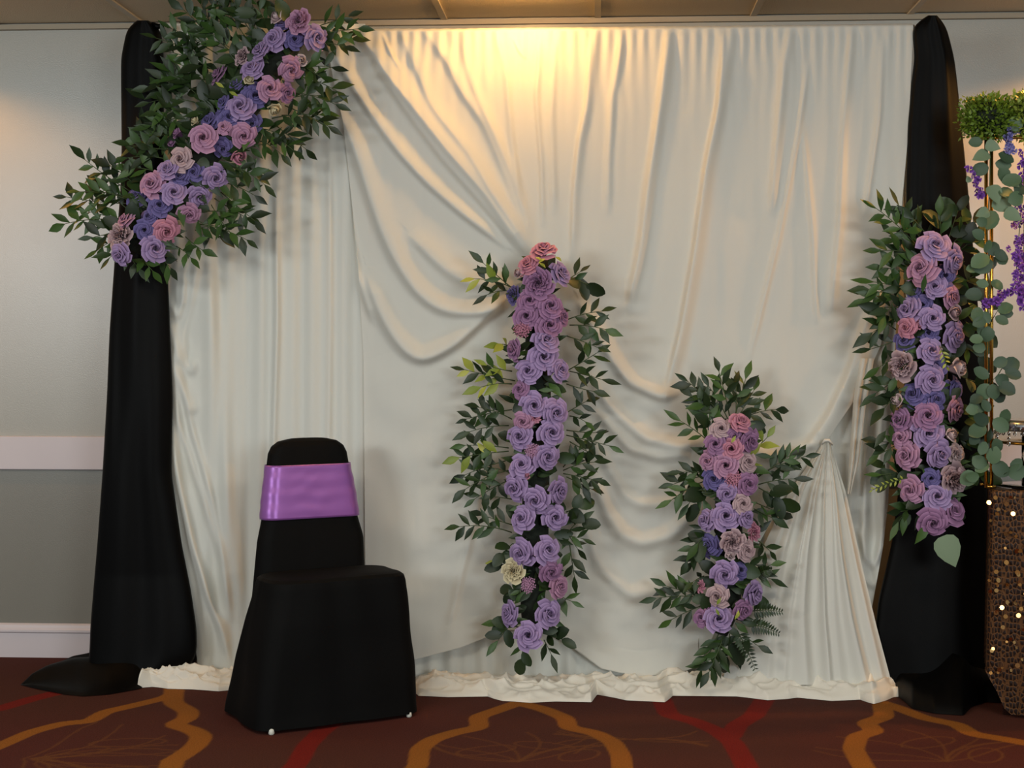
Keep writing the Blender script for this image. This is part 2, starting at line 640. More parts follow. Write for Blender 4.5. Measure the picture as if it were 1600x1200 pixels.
left_folds = [
    (.030, 16, 22, [(322, 400), (335, 550), (345, 700), (362, 850), (372, 950)]),
    (.020, 8, 7, [(308, 400), (300, 462), (287, 525), (292, 560)]),
    (.016, 6, 6, [(292, 400), (287, 440), (284, 480)]),
    (.020, 7, 9, [(258, 462), (268, 480), (278, 492), (288, 470), (290, 430)]),
    (.024, 10, 9, [(262, 500), (270, 530), (280, 556), (298, 580), (304, 560)]),
    (.022, 12, 10, [(266, 545), (274, 580), (290, 610), (302, 650)]),
    (.022, 7, 6, [(268, 560), (279, 660), (315, 772), (346, 876), (360, 966)]),
    (.020, 6, 6, [(280, 580), (297, 660), (333, 786), (350, 880)]),
    (.022, 8, 7, [(266, 640), (274, 720), (290, 808), (324, 930), (360, 1011)]),
    (.018, 6, 6, [(270, 700), (300, 850), (335, 960), (362, 1040)]),
    (.020, 5, 5, [(431, 300), (433, 500), (427, 700), (420, 900)]),
    (.012, 5, 5, [(515, 240), (516, 500), (512, 800)]),
]
right_folds = [
    (.022, 6, 6, [(1408, 300), (1394, 450), (1378, 600), (1372, 760), (1374, 850)]),
    (.022, 7, 7, [(1398, 420), (1362, 600), (1352, 720), (1350, 830), (1352, 900)]),
    (.020, 6, 6, [(1385, 560), (1386, 700), (1380, 830), (1366, 890)]),
    (.020, 8, 6, [(1340, 820), (1352, 870), (1366, 884), (1380, 850)]),
    (.020, 8, 6, [(1336, 860), (1350, 905), (1366, 915), (1378, 880)]),
]
hb = ridge_field(px, py, left_folds + right_folds)
edge_top = np.clip((py - topy) / 12.0, 0, 1)
Yb = YC - pleat * (0.3 + 0.7 * edge_top) - hb
V = Pn(px, py, Yb)
V[..., 2] = np.maximum(V[..., 2], 0.004)
curtain = link('white_curtain', gridmesh('white_curtain', V, M['white'], flip=True))
tag(curtain, 'full width white pleated curtain hanging behind the gathered white swag', 'curtain')

# rolled and crumpled hem of the curtain on the carpet
def hem(name, front, back, seed, parent):
    fr, bk = smoothline(front, 700, 2), smoothline(back, 700, 2)
    nv = 70
    VV = np.zeros((nv, 700, 3))
    ii = np.linspace(0, 1, 700)
    A = np.array([FL(x, y)[:] for x, y in fr])
    B = np.array([FL(x, y)[:] for x, y in bk])
    for k in range(nv):
        t = k / (nv - 1)
        base = A * (1 - t) + B * t
        X = base[:, 0]
        prof = (math.sin(PI * min(1, t * 1.08)) ** 0.55 if 0 < t < .92 else (0 if t <= 0 else .55))
        end = np.clip(ii / 0.04, 0, 1) ** .5 * np.clip((1 - ii) / 0.03, 0, 1) ** .5
        Xc = X * 100
        Z0 = X * 0
        amp = 0.030 + 0.035 * vnoise(Xc, Z0, 19, 1, seed) + 0.02 * vnoise(Xc, Z0, 7, 1, seed + 1)
        wv = 1.6 * vnoise(Xc, Z0 + t * 8, 24, 5, seed + 2) + .8 * vnoise(Xc, Z0 + t * 8, 9, 3, seed + 3)
        f1 = 1 - np.abs(np.sin((t * 2.6 + wv) * PI))          # long rolls along the hem
        f2 = 1 - np.abs(2 * vnoise(Xc + t * 26, Z0 + t * 16 - Xc * .12, 7, 3, seed + 4) - 1)
        f3 = 1 - np.abs(2 * vnoise(Xc - t * 22, Z0 + t * 20 + Xc * .2, 4, 2.2, seed + 6) - 1)
        VV[k, :, 0] = X + 0.02 * (vnoise(Xc, Z0 + t * 9, 6, 2, seed + 8) - .5)
        VV[k, :, 1] = base[:, 1] - 0.03 * prof * (vnoise(Xc, Z0 + t * 7, 9, 2, seed + 5) - .3)
        VV[k, :, 2] = np.maximum(0.002, prof * end * (amp * .75 + .022 * f1 ** 1.5 + .020 * f2 ** 2 + .010 * f3 ** 2 - .012))
    o = link(name, gridmesh(name, VV, M['puddle']), parent)
    return o


hem('crumpled_hem', [(650, 1088), (700, 1090), (760, 1089), (785, 1096), (830, 1099), (870, 1097), (925, 1098), (934, 1086), (975, 1095), (1036, 1098), (1050, 1088), (1150, 1089), (1200, 1095), (1250, 1091), (1300, 1096),
                     (1345, 1094), (1368, 1101), (1392, 1090), (1420, 1088)],
    [(640, 1064), (900, 1064), (1200, 1064), (1400, 1066)], 21, curtain)
hem('crumpled_hem', [(216, 1076), (236, 1074), (262, 1077), (300, 1078), (345, 1081), (372, 1078), (400, 1082)], [(216, 1073), (240, 1066), (300, 1060), (345, 1060), (400, 1060)], 33, curtain)

# gathered swag cloth in front of the curtain
top = smoothline([(508, 49), (560, 48), (700, 48), (900, 46), (1200, 43), (1427, 40)], 520, 2)
botc = smoothline([(572, 1046), (640, 1033), (720, 1012), (790, 984), (850, 984), (885, 1005), (940, 1045), (1000, 1058), (1060, 1053), (1092, 1040), (1135, 950), (1185, 850), (1240, 755), (1291, 690)], 520, 3)
nr = 420
lef = smoothline([(508, 49), (520, 120), (536, 190), (548, 300), (560, 420), (568, 560), (570, 800), (572, 1046)], nr, 3)
rig = smoothline([(1427, 40), (1420, 200), (1402, 400), (1376, 540), (1342, 615), (1291, 690)], nr, 3)
uu = np.linspace(0, 1, 520)[None, :, None]
vv = np.linspace(0, 1, nr)[:, None, None]
S = (1 - vv) * top[None] + vv * botc[None] + (1 - uu) * lef[:, None] + uu * rig[:, None] \
    - ((1 - uu) * (1 - vv) * top[0] + uu * (1 - vv) * top[-1] + (1 - uu) * vv * botc[0] + uu * vv * botc[-1])
px, py = S[..., 0], S[..., 1]
swag_ridges = [
    (.040, 34, 11, [(560, 48), (603, 112), (647, 167), (698, 233), (757, 299), (793, 350), (830, 402)]),
    (.024, 16, 8, [(585, 100), (630, 165), (690, 245), (750, 312), (815, 392)]),
    (.030, 22, 7, [(512, 70), (551, 134), (584, 185), (621, 236), (665, 284), (720, 332), (790, 385)]),
    (.042, 34, 11, [(530, 170), (559, 247), (577, 306), (595, 357), (610, 392), (624, 417), (645, 449), (667, 471), (688, 484), (715, 490), (760, 487), (790, 476)]),
    (.030, 14, 7, [(540, 340), (547, 380), (553, 410), (562, 440), (572, 470), (582, 500)]),
    (.050, 34, 11, [(572, 420), (580, 450), (595, 492), (613, 524), (632, 548), (656, 563), (677, 557), (712, 537), (747, 505), (795, 460)]),
    (.032, 30, 12, [(640, 365), (677, 404), (701, 425), (731, 441), (763, 449), (800, 446)]),
    (.016, 24, 9, [(626, 48), (654, 115), (676, 167), (705, 203), (735, 240), (771, 302), (804, 350), (826, 385)]),
    (.016, 22, 10, [(665, 48), (698, 93), (720, 141), (757, 192), (786, 262), (818, 345)]),
    (.010, 14, 8, [(720, 48), (733, 120), (765, 190), (800, 270), (830, 360)]),
    (.012, 8, 8, [(775, 48), (790, 110), (800, 220), (812, 300)]),
    (.010, 5, 4, [(598, 52), (606, 75), (624, 106)]),
    (.007, 4, 3, [(802, 60), (810, 78), (822, 92)]),
    (.012, 8, 5, [(846, 48), (838, 150), (846, 260), (848, 350)]),
    (.012, 9, 9, [(868, 48), (862, 180), (866, 330)]),
    (.020, 14, 6, [(925, 46), (918, 160), (905, 220), (897, 300), (894, 400)]),
    (.014, 10, 9, [(974, 48), (957, 150), (951, 250), (950, 330)]),
    (.030, 16, 9, [(1044, 48), (1033, 156), (1013, 292), (1002, 383), (982, 480)]),
    (.034, 18, 7, [(1133, 46), (1124, 162), (1104, 258), (1087, 388), (1064, 519), (1041, 612)]),
    (.040, 26, 10, [(905, 470), (930, 520), (957, 564), (985, 600), (1036, 622), (1060, 612)]),
    (.018, 12, 9, [(1231, 46), (1223, 133), (1212, 247), (1206, 330)]),
    (.012, 7, 7, [(1263, 100), (1246, 218), (1217, 371), (1172, 558)]),
    (.012, 8, 7, [(1255, 200), (1270, 360), (1276, 500)]),
    (.014, 10, 8, [(1330, 46), (1318, 200), (1312, 350), (1300, 480)]),
    (.012, 8, 8, [(1380, 46), (1374, 180), (1352, 330)]),
    (.042, 30, 12, [(1385, 440), (1353, 510), (1327, 590), (1295, 655), (1262, 700)]),
    (.034, 22, 14, [(925, 585), (945, 625), (970, 653), (1010, 687), (1060, 697), (1100, 690)]),
    (.030, 20, 12, [(932, 640), (958, 672), (987, 702), (1027, 714), (1080, 710)]),
    (.020, 16, 14, [(930, 690), (957, 740), (977, 775), (1003, 790), (1047, 786), (1090, 760)]),
    (.034, 26, 16, [(925, 740), (948, 800), (970, 835), (1002, 850), (1047, 838), (1090, 795)]),
    (.026, 26, 14, [(905, 800), (940, 890), (985, 932), (1030, 925), (1075, 890), (1100, 850)]),
    (.026, 16, 12, [(1160, 690), (1183, 707), (1210, 717), (1240, 706), (1280, 690)]),
    (.016, 60, 40, [(585, 560), (610, 630), (645, 652), (690, 612), (740, 562), (800, 520)]),
    (.012, 60, 44, [(580, 660), (620, 720), (670, 700), (730, 650), (800, 600)]),
    (.010, 50, 40, [(590, 800), (650, 850), (710, 790), (790, 720)]),
    (.008, 40, 30, [(610, 930), (670, 930), (720, 850), (800, 790)]),
    (.014, 10, 10, [(760, 700), (745, 800), (720, 900), (700, 990)]),
    (.014, 9, 9, [(905, 740), (900, 850), (893, 950)]),
]
h = ridge_field(px, py, [(a_ * .85, wu * .62, wd * .72, pl) for a_, wu, wd, pl in swag_ridges])
h += 0.006 * (vnoise(px, py, 45, 160, 11) - .5) + 0.010 * (vnoise(px, py, 110, 130, 12) - .5) + 0.0025 * (vnoise(px, py, 14, 60, 13) - .5)
topf = np.clip((py - 46) / 10, 0, 1)
h += 0.0045 * np.sin(px / 19 * 2 * PI + 3 * vnoise(px, py, 60, 60, 14)) * np.exp(-(py - 46) / 60)
Ys = -0.405 - h * (0.35 + 0.65 * topf)
ub = np.clip(np.linspace(0, 1, 520)[None] / .09, 0, 1)
Ys = Ys + 0.030 * (1 - ub * ub * (3 - 2 * ub)) * np.clip((py - 120) / 160, 0, 1)
V = Pn(px, py, Ys)
# the cloth is folded back over the pole along its upper edge
rowA = V[0].copy(); rowA[:, 1] = -0.36; rowA[:, 2] += 0.012
rowB = V[0].copy(); rowB[:, 1] = -0.385; rowB[:, 2] += 0.012
V = np.concatenate([rowA[None], rowB[None], V], 0)
swag = link('swag_drape', gridmesh('swag_drape', V, M['swag'], flip=True))
tag(swag, 'white draped cloth gathered into swags at the flower columns', 'drape')

# sewn hem band along its lower edge
hb_lo = smoothline([(573, 1046), (640, 1033), (720, 1012), (790, 984)], 80, 2)
hb2_lo = smoothline([(862, 990), (885, 1005), (940, 1045), (1000, 1058), (1060, 1053), (1092, 1042)], 100, 2)


def hemband(lo, dy0, dy1, tilt=0):
    n = len(lo)
    k = 8
    out = np.zeros((k, n, 3))
    w = np.linspace(dy0, dy1, n)
    for i in range(k):
        t = i / (k - 1)
        qx = lo[:, 0] + tilt * t
        qy = lo[:, 1] - w * t + 1.5
        Yv = -0.432 - 0.014 * math.sin(PI * (0.1 + 0.8 * t)) ** .4 - 0.005 * (vnoise(qx, qy, 60, 40, 18) - .5)
        out[i] = Pn(qx, qy, Yv)
    return out


def hem_on(lo, dy0, dy1):
    # seat the band on the cloth: copy its depth from the nearest swag vertices
    B = hemband(lo, dy0, dy1)
    fp = V.reshape(-1, 3)
    sel = fp[fp[:, 2] < 0.45]
    for i in range(B.shape[0]):
        for j in range(B.shape[1]):
            d = (sel[:, 0] - B[i, j, 0]) ** 2 + (sel[:, 2] - B[i, j, 2]) ** 2
            B[i, j, 1] = sel[d.argmin(), 1] - 0.004
    B[:, :, 1] = (B[:, :, 1] + np.roll(B[:, :, 1], 1, 1) + np.roll(B[:, :, 1], -1, 1)) / 3 if False else B[:, :, 1]
    return B


link('hem_band', gridmesh('hem_band', hem_on(hb_lo, 42, 38), M['swag'], flip=False), swag)
link('hem_band', gridmesh('hem_band', hem_on(hb2_lo, 30, 44), M['swag'], flip=False), swag)

# tail fanning from the right-hand gather to the carpet
nr, nc = 160, 260
v = np.linspace(0, 1, nr)[:, None]
u = np.linspace(0, 1, nc)[None, :]
yy = 688 + v * (1070 - 688)
Lx = np.interp(yy, [688, 700, 770, 860, 960, 1070], [1286, 1281, 1232, 1190, 1152, 1128])
Rx = np.interp(yy, [688, 700, 770, 880, 980, 1070], [1297, 1300, 1322, 1346, 1370, 1394])
px = Lx + (Rx - Lx) * u
py = yy + 0 * u
fan = np.zeros_like(px)
for c_, w_, a_ in ((.10, .06, .014), (.24, .05, .022), (.37, .035, .016), (.50, .05, .034), (.615, .022, .020), (.72, .06, .022), (.84, .035, .036), (.93, .028, .020)):
    cc = c_ + 0.025 * np.sin(v * 2.5 + c_ * 20)
    sgn = u - cc
    fan += a_ * np.exp(-(sgn / (w_ * np.where(sgn < 0, 1.5, .55) * (0.8 + 0.6 * v))) ** 2)
fan += 0.004 * (vnoise(u * 100 + 0 * v, v * 100 + 0 * u, 9, 60, 41) - .5)
Yf = -0.425 - 0.05 * v ** 1.5 - fan * (0.25 + 0.75 * np.clip(v * 2.2, 0, 1)) - 0.02 * np.sin(PI * u) - 0.012 * np.exp(-(v / .05) ** 2)
V3 = Pn(px, py, Yf)
V3[..., 2] = np.maximum(V3[..., 2], 0.004)
link('gathered_tail', gridmesh('gathered_tail', V3, M['swag'], flip=True), swag)
# knot at the gather
kv, kf = tube([P(1284, 694, -0.452), P(1289, 688, -0.462), P(1295, 688, -0.462), P(1301, 695, -0.452)], [.003, .006, .006, .003], 8)
link('gather_knot', mesh('gather_knot', kv, kf, M['swag']), swag)
# hanging loop beside the tail
lv = np.zeros((40, 12, 3))
for i in range(40):
    t = i / 39
    y_ = 560 + t * 212
    xl = np.interp(y_, [560, 620, 700, 772], [1342, 1334, 1328, 1324])
    xr = np.interp(y_, [560, 640, 720, 772], [1366, 1352, 1342, 1329])
    for j in range(12):
        s = j / 11
        Yq = -0.425 - 0.022 * abs(math.sin(s * PI * 1.6)) - 0.012 * math.sin(PI * s)
        lv[i, j] = P(xl + (xr - xl) * s, y_, Yq)
link('hanging_loop', gridmesh('hanging_loop', lv, M['swag'], flip=True), swag)

# ------------------------------------------------------------------ black drapes
def strip(rows_, Yc, bulge, nfold, amp, seed, nr=220, nc=90, yflare=None):
    r = np.array(rows_, float)
    ys = np.linspace(r[0, 0], r[-1, 0], nr)
    xl = np.interp(ys, r[:, 0], r[:, 1])
    xr = np.interp(ys, r[:, 0], r[:, 2])
    for _ in range(6):
        xl[1:-1] = .5 * xl[1:-1] + .25 * (xl[:-2] + xl[2:])
        xr[1:-1] = .5 * xr[1:-1] + .25 * (xr[:-2] + xr[2:])
    u = np.linspace(0, 1, nc)[None]
    px = xl[:, None] + (xr - xl)[:, None] * u
    py = ys[:, None] + 0 * u
    k = (ys - ys[0]) / (ys[-1] - ys[0])
    uw = u + 0.10 * (vnoise(k[:, None] * 10 + 0 * u, u * 3 + 0 * k[:, None], 3, 1, seed) - .5)
    fo = amp * (np.sin(uw * nfold * 2 * PI + 2.2 * vnoise(k[:, None] * 10 + 0 * u, 0 * px, 4, 1, seed + 1) * 2) + .6 * np.sin(uw * nfold * 1.7 * 2 * PI + 1.7 + k[:, None] * 2))
    fl = np.interp(ys, [q[0] for q in yflare], [q[1] for q in yflare])[:, None] if yflare else 0
    Yf = Yc - fl - bulge * (4 * u * (1 - u)) ** .5 - fo * (4 * u * (1 - u)) ** .5
    front = Pn(px, py, Yf)
    back = Pn(px[:, ::-1], py[:, ::-1], Yc - fl + 0 * px + 0.012 * (4 * u * (1 - u)) ** .5)
    V = np.concatenate([front, back[:, 1:-1]], 1)
    V[..., 2] = np.maximum(V[..., 2], 0.003)
    return V


def floor_pool(name, front, back, hts, seed, parent, m, lobes=2.0):
    n = 120
    fr, bk = smoothline(front, n, 3), smoothline(back, n, 3)
    A = np.array([FL(x, y)[:] for x, y in fr])
    B = np.array([FL(x, y)[:] for x, y in bk])
    k = 40
    VV = np.zeros((k, n, 3))
    ii = np.linspace(0, 1, n)
    hh = np.interp(ii, np.linspace(0, 1, len(hts)), hts)
    for i in range(k):
        t = i / (k - 1)
        VV[i] = A * (1 - t) + B * t
        pr = (math.sin(PI * min(t * .62, .5)) ** .6) if t > 0 else 0
        fold_ = 0.55 + 0.30 * np.sin(t * PI * lobes + ii * 5 + seed) + 0.25 * vnoise(ii * 100, ii * 0 + t * 10, 20, 4, seed)
        end = np.clip(ii / .06, 0, 1) ** .6 * np.clip((1 - ii) / .06, 0, 1) ** .6
        VV[i, :, 2] = np.maximum(0.003, hh * pr * fold_ * end)
    return link(name, gridmesh(name, VV, m), parent)


LB = strip([(32, 214, 232), (36, 205, 240), (46, 198, 252), (90, 189, 256), (130, 189, 256), (230, 190, 256), (300, 188, 257), (420, 178, 262), (520, 171, 266), (620, 167, 270), (740, 160, 268), (850, 152, 284),
            (920, 146, 298), (980, 141, 307), (1015, 140, 308), (1036, 138, 302), (1050, 139, 285), (1064, 142, 250)], -0.405, 0.050, 1.3, 0.006, 4, yflare=[(32, .0), (700, 0.0), (900, .0), (1062, .03)])
lb = link('black_drape', gridmesh('black_drape', LB, M['black'], closed_u=True, flip=True))
tag(lb, 'long black satin drape under the corner garland, its hem trailing left on the carpet', 'drape')
floor_pool('trailing_hem', [(32, 1071), (60, 1078), (100, 1086), (130, 1089), (170, 1086), (215, 1078), (250, 1066), (285, 1050), (310, 1030)],
           [(34, 1069), (80, 1050), (115, 1038), (140, 1037), (180, 1040), (220, 1042), (270, 1042), (300, 1036), (310, 1026)], [.02, .06, .085, .10, .12, .13, .12, .06], 2, lb, M['black'], 2.6)
kv, kf = tube([P(238, 36, -0.43), P(247, 42, -0.44), P(252, 40, -0.43), P(257, 46, -0.42)], [.004, .012, .010, .003], 8)
link('tie_knot', mesh('tie_knot', kv, kf, M['black']), lb)
kv, kf = tube([P(250, 41, -0.43), P(256, 37, -0.43), P(263, 44, -0.42)], [.008, .006, .002], 6)
link('tie_end', mesh('tie_end', kv, kf, M['black']), lb)

RB = strip([(24, 1450, 1464), (28, 1441, 1470), (38, 1428, 1476), (46, 1425, 1480), (90, 1429, 1491), (130, 1424, 1496), (200, 1418, 1503), (300, 1416, 1513), (400, 1418, 1522), (500, 1420, 1530), (600, 1420, 1540),
            (700, 1412, 1540), (780, 1402, 1545), (850, 1393, 1550), (940, 1372, 1552), (1000, 1366, 1556), (1068, 1380, 1562), (1085, 1398, 1566)], -0.405, 0.050, 1.4, 0.007, 8, yflare=[(24, .0), (850, 0.0), (1085, .04)])
rb = link('black_drape', gridmesh('black_drape', RB, M['black'], closed_u=True, flip=True))
tag(rb, 'long black satin drape behind the hanging flower column beside the gold sequin table', 'drape')
floor_pool('trailing_hem', [(1380, 1070), (1402, 1088), (1425, 1108), (1460, 1116), (1506, 1119), (1518, 1106), (1540, 1098), (1570, 1100)],
           [(1378, 1056), (1400, 1060), (1430, 1064), (1460, 1066), (1500, 1068), (1530, 1068), (1550, 1068), (1572, 1068)], [.06, .17, .24, .27, .27, .16, .12, .06], 2, rb, M['black'], .5)

# pipe frame that carries the cloths
st = tag(empty('drape_stand', P(800, 1067, -0.335)), 'metal pipe frame behind the white curtain', 'stand')
st.location.z = 0
zt = P(800, 50, -0.345).z


def stpart(name, vs, fs, m):
    return link(name, mesh(name, [Vector(v) - st.location for v in vs], fs, m), st)


xa, xb = P(246, 60, -0.33).x, P(1428, 60, -0.33).x
stpart('crossbar', *tube([(xa, -0.335, zt), (xb, -0.335, zt)], 0.012, 10), M['silver'])
for x in (xa + .02, (xa + xb) / 2, xb - .02):
    stpart('upright', *tube([(x, -0.315, 0), (x, -0.315, zt)], 0.014, 10), M['silver'])
    bmb = bmesh.new()
    box(bmb, x - .15 - st.location.x, x + .15 - st.location.x, -0.30 - st.location.y, -0.06 - st.location.y, 0, .006)
    mb = bpy.data.meshes.new('foot_plate')
    bmb.to_mesh(mb)
    bmb.free()
    link('foot_plate', mb, st, M['silver'])

# ------------------------------------------------------------------ chair under a black cover
A, B, C_ = FL(405, 1150), FL(655, 1118), FL(388, 1109)
ex = (B - A).normalized()
ey = Vector((-ex.y, ex.x, 0))
cw = (B - A).length
cdp = (C_ - A).dot(ey)
cc = (A + B) / 2 + ey * cdp / 2
ch = empty('banquet_chair', cc)
ch.rotation_euler = (0, 0, math.atan2(ex.y, ex.x))
tag(ch, 'banquet chair in a black fitted cover with a purple satin sash', 'chair')


def rrect(w, d, r, n=10, m_=12):
    """rounded rectangle loop, counter-clockwise, evenly spread"""
    pts = []
    for sx, sy, a0 in ((1, -1, -90), (1, 1, 0), (-1, 1, 90), (-1, -1, 180)):
        for k in range(n):
            a = math.radians(a0 + 90 * k / (n - 1))
            pts.append((sx * (w / 2 - r) + r * math.cos(a), sy * (d / 2 - r) + r * math.sin(a)))
        # straight side up to next corner
        nx = {(1, -1): (1, 1), (1, 1): (-1, 1), (-1, 1): (-1, -1), (-1, -1): (1, -1)}[(sx, sy)]
        a = math.radians(a0 + 90)
        p0 = np.array((sx * (w / 2 - r) + r * math.cos(a), sy * (d / 2 - r) + r * math.sin(a)))
        p1 = np.array((nx[0] * (w / 2 - r) + r * math.cos(a), nx[1] * (d / 2 - r) + r * math.sin(a)))
        for k in range(1, m_):
            pts.append(tuple(p0 + (p1 - p0) * k / m_))
    return np.array(pts)


def loft(levels, name, m, parent, wob=0.0, seed=0):
    """levels: (z, w, d, r, cx, cy)"""
    z = np.array([l[0] for l in levels], float)
    par = np.array([l[1:] for l in levels], float)
    nz = 60
    tt = np.linspace(0, len(levels) - 1, nz)
    zi = np.interp(tt, range(len(levels)), z)
    pi_ = np.stack([np.interp(tt, range(len(levels)), par[:, k]) for k in range(par.shape[1])], -1)
    VV = []
    for i in range(nz):
        w, d, r, cx_, cy_ = pi_[i]
        q = rrect(w, d, min(r, w / 2 - .001, d / 2 - .001))
        ang = np.arctan2(q[:, 1], q[:, 0])
        nr_ = np.hypot(q[:, 0], q[:, 1])
        s = 1 + wob * (np.sin(ang * 7 + seed + zi[i] * 3) * .5 + (vnoise(ang * 20 + 70, 0 * ang + zi[i] * 100, 9, 14, seed) - .5)) / np.maximum(nr_, .05)
        VV.append(np.stack([q[:, 0] * s + cx_, q[:, 1] * s + cy_, 0 * ang + zi[i]], -1))
    VV = np.array(VV)
    n = VV.shape[1]
    # close the top with shrinking rings
    topc = VV[-1].mean(0)
    rings = [topc + (VV[-1] - topc) * f + np.array([0, 0, g]) for f, g in ((.8, .002), (.5, .003), (.2, .0035), (.01, .0035))]
    VV = np.concatenate([VV, np.array(rings)], 0)
    return link(name, gridmesh(name, VV, m, closed_u=True), parent)


SH = 0.487
loft([(0.012, cw + .010, cdp + .03, .055, 0, 0), (0.05, cw + .006, cdp + .02, .055, 0, 0), (0.20, cw - .016, cdp - .01, .06, .008, -.004), (0.34, cw - .050, cdp - .05, .065, .014, -.014), (0.43, cw - .074, cdp - .09, .07, .018, -.022),
      (SH - .030, cw - .080, cdp - .10, .07, .019, -.024), (SH - .012, cw - .088, cdp - .108, .07, .019, -.024), (SH - .003, cw - .108, cdp - .128, .07, .019, -.024), (SH, cw - .14, cdp - .16, .06, .019, -.024)], 'seat_cover', M['blackcover'], ch, wob=.010, seed=3)
by = cdp / 2 - 0.02
bl = [(0.010, .46, .17, .07, -.005, by + .035), (0.20, .455, .14, .06, -.005, by + .02), (0.42, .425, .11, .05, -.004, by + .01), (0.52, .41, .095, .045, -.003, by + .012), (0.58, .40, .09, .04, 0, by + .016),
      (0.65, .365, .088, .04, 0, by + .024), (0.74, .345, .085, .04, 0, by + .034), (0.83, .315, .08, .038, 0, by + .044), (0.88, .300, .076, .036, 0, by + .050), (0.905, .275, .070, .034, 0, by + .052), (0.922, .225, .056, .027, 0, by + .054), (0.930, .15, .03, .014, 0, by + .054)]
bl = [(z_, w_ * .97, d_, r_, x_ + .030, y_) for z_, w_, d_, r_, x_, y_ in bl]
zz = [l[0] for l in bl]
loft(bl, 'back_cover', M['blackcover'], ch, wob=.003, seed=5)


def bp_(z, k):
    return float(np.interp(z, zz, [l[k] for l in bl]))


sl = []
for z in np.linspace(.655, .842, 7):
    sl.append((z, bp_(z, 1) + .012, bp_(z, 2) + .012, bp_(z, 3) + .006, bp_(z, 4), bp_(z, 5)))
tt = np.linspace(0, 6, 40)
VV = []
for i, z in enumerate(np.linspace(.655, .842, 26)):
    q = rrect(bp_(z, 1) + .014, bp_(z, 2) + .014, bp_(z, 3) + .007)
    ang = np.arctan2(q[:, 1], q[:, 0])
    k = .0008 * np.sin(z * 120 + 5 * vnoise(ang * 20 + 60, 0 * ang + z * 60, 8, 9, 3)) + .0016 * (vnoise(ang * 30 + 70, 0 * ang + z * 100, 6, 3, 8) - .5)
    s = 1 + k / np.hypot(q[:, 0], q[:, 1])
    VV.append(np.stack([q[:, 0] * s + bp_(z, 4), q[:, 1] * s + bp_(z, 5), 0 * ang + z], -1))
VV = np.array(VV)
inn = lambda ringv: ringv * np.array([.985, .985, 1]) + np.array([0, bp_(.75, 5) * .015, 0])
VV = np.concatenate([inn(VV[:1]), VV, inn(VV[-1:])], 0)
sash = link('satin_sash', gridmesh('satin_sash', VV, M['sash'], closed_u=True), ch)
sash['label'] = 'purple satin sash'
for sx, sy in ((-1, -1), (1, -1), (-1, 1), (1, 1)):
    vs, fs = tube([(0, 0, 0), (0, 0, .004), (0, 0, .016), (0, 0, .02)], [.007, .010, .009, .005], 10)
    g = link('glide', mesh('glide', vs, fs, M['glide']), ch)
    g.location = (sx * (cw / 2 - .040), sy * (cdp / 2 + (-.005 if sy > 0 else .004)) + (0 if sy > 0 else 0), 0)

# ------------------------------------------------------------------ flower and leaf shapes
def petal_patch(theta, dl, r0, z0, r1, z1, curl, n=5, mtt=5, ruff=0.0, rs=None, lean=0.0):
    vs, tint = [], []
    for j in range(mtt):
        t = j / (mtt - 1)
        for i in range(n):
            s = -1 + 2 * i / (n - 1)
            wid = (0.55 + 0.75 * t - 0.30 * t * t * t) * (1 if t < .99 else .82)
            a = theta + s * dl * wid
            r = r0 + (r1 - r0) * (t ** 0.9)
            z = z0 + (z1 - z0) * math.sin(t * PI / 2) ** 0.9
            rim = 1 - 0.30 * s * s * t          # rounded petal outline
            if t > 0.7:
                c_ = (t - .7) / .3
                r += curl * c_ * c_
                z -= curl * 0.8 * c_ * c_
            z = z0 + (z - z0) * (1 - 0.22 * s * s * t)
            r += (0.05 + 0.10 * r1 * t) * s + lean * t
            if t > .99:
                r += 0.05 * max(0, 1 - 2.2 * abs(s)) * r1 * 1.6
                z += .03 * (s if n > 4 else 0)
            if ruff:
                r += ruff * math.sin(s * 5 + theta * 3) * t
                z += ruff * math.cos(s * 6 + theta * 5) * t
            vs.append((r * math.cos(a), r * math.sin(a), z))
            e = max(t, 0)
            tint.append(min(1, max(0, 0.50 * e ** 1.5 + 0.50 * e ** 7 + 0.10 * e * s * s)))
    fs = []
    for j in range(mtt - 1):
        for i in range(n - 1):
            a = j * n + i
            fs.append((a, a + 1, a + n + 1, a + n))
    return vs, fs, tint


def build(patches, name, m):
    V_, F_, T_ = [], [], []
    for vs, fs, ti in patches:
        o = len(V_)
        V_ += vs
        F_ += [tuple(i + o for i in f) for f in fs]
        T_ += ti
    me = mesh(name, V_, F_, m)
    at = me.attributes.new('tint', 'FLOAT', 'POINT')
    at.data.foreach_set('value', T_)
    return me


def spiral(turns=2.2, n=30, r=0.20, ztop=.66):
    vs, ti, fs = [], [], []
    for i in range(n):
        a = turns * 2 * PI * i / (n - 1)
        rr = 0.004 + (r - .004) * (i / (n - 1)) ** .8
        for t in (0, .6, 1):
            vs.append((rr * math.cos(a) * (0.8 + .25 * t), rr * math.sin(a) * (0.8 + .25 * t), 0.1 + (ztop - .1) * t - .05 * (i / n) * t))
            ti.append(0.12 + .75 * t ** 4)
    for i in range(n - 1):
        for k in range(2):
            a = i * 3 + k
            fs.append((a, a + 1, a + 4, a + 3))
    return vs, fs, ti


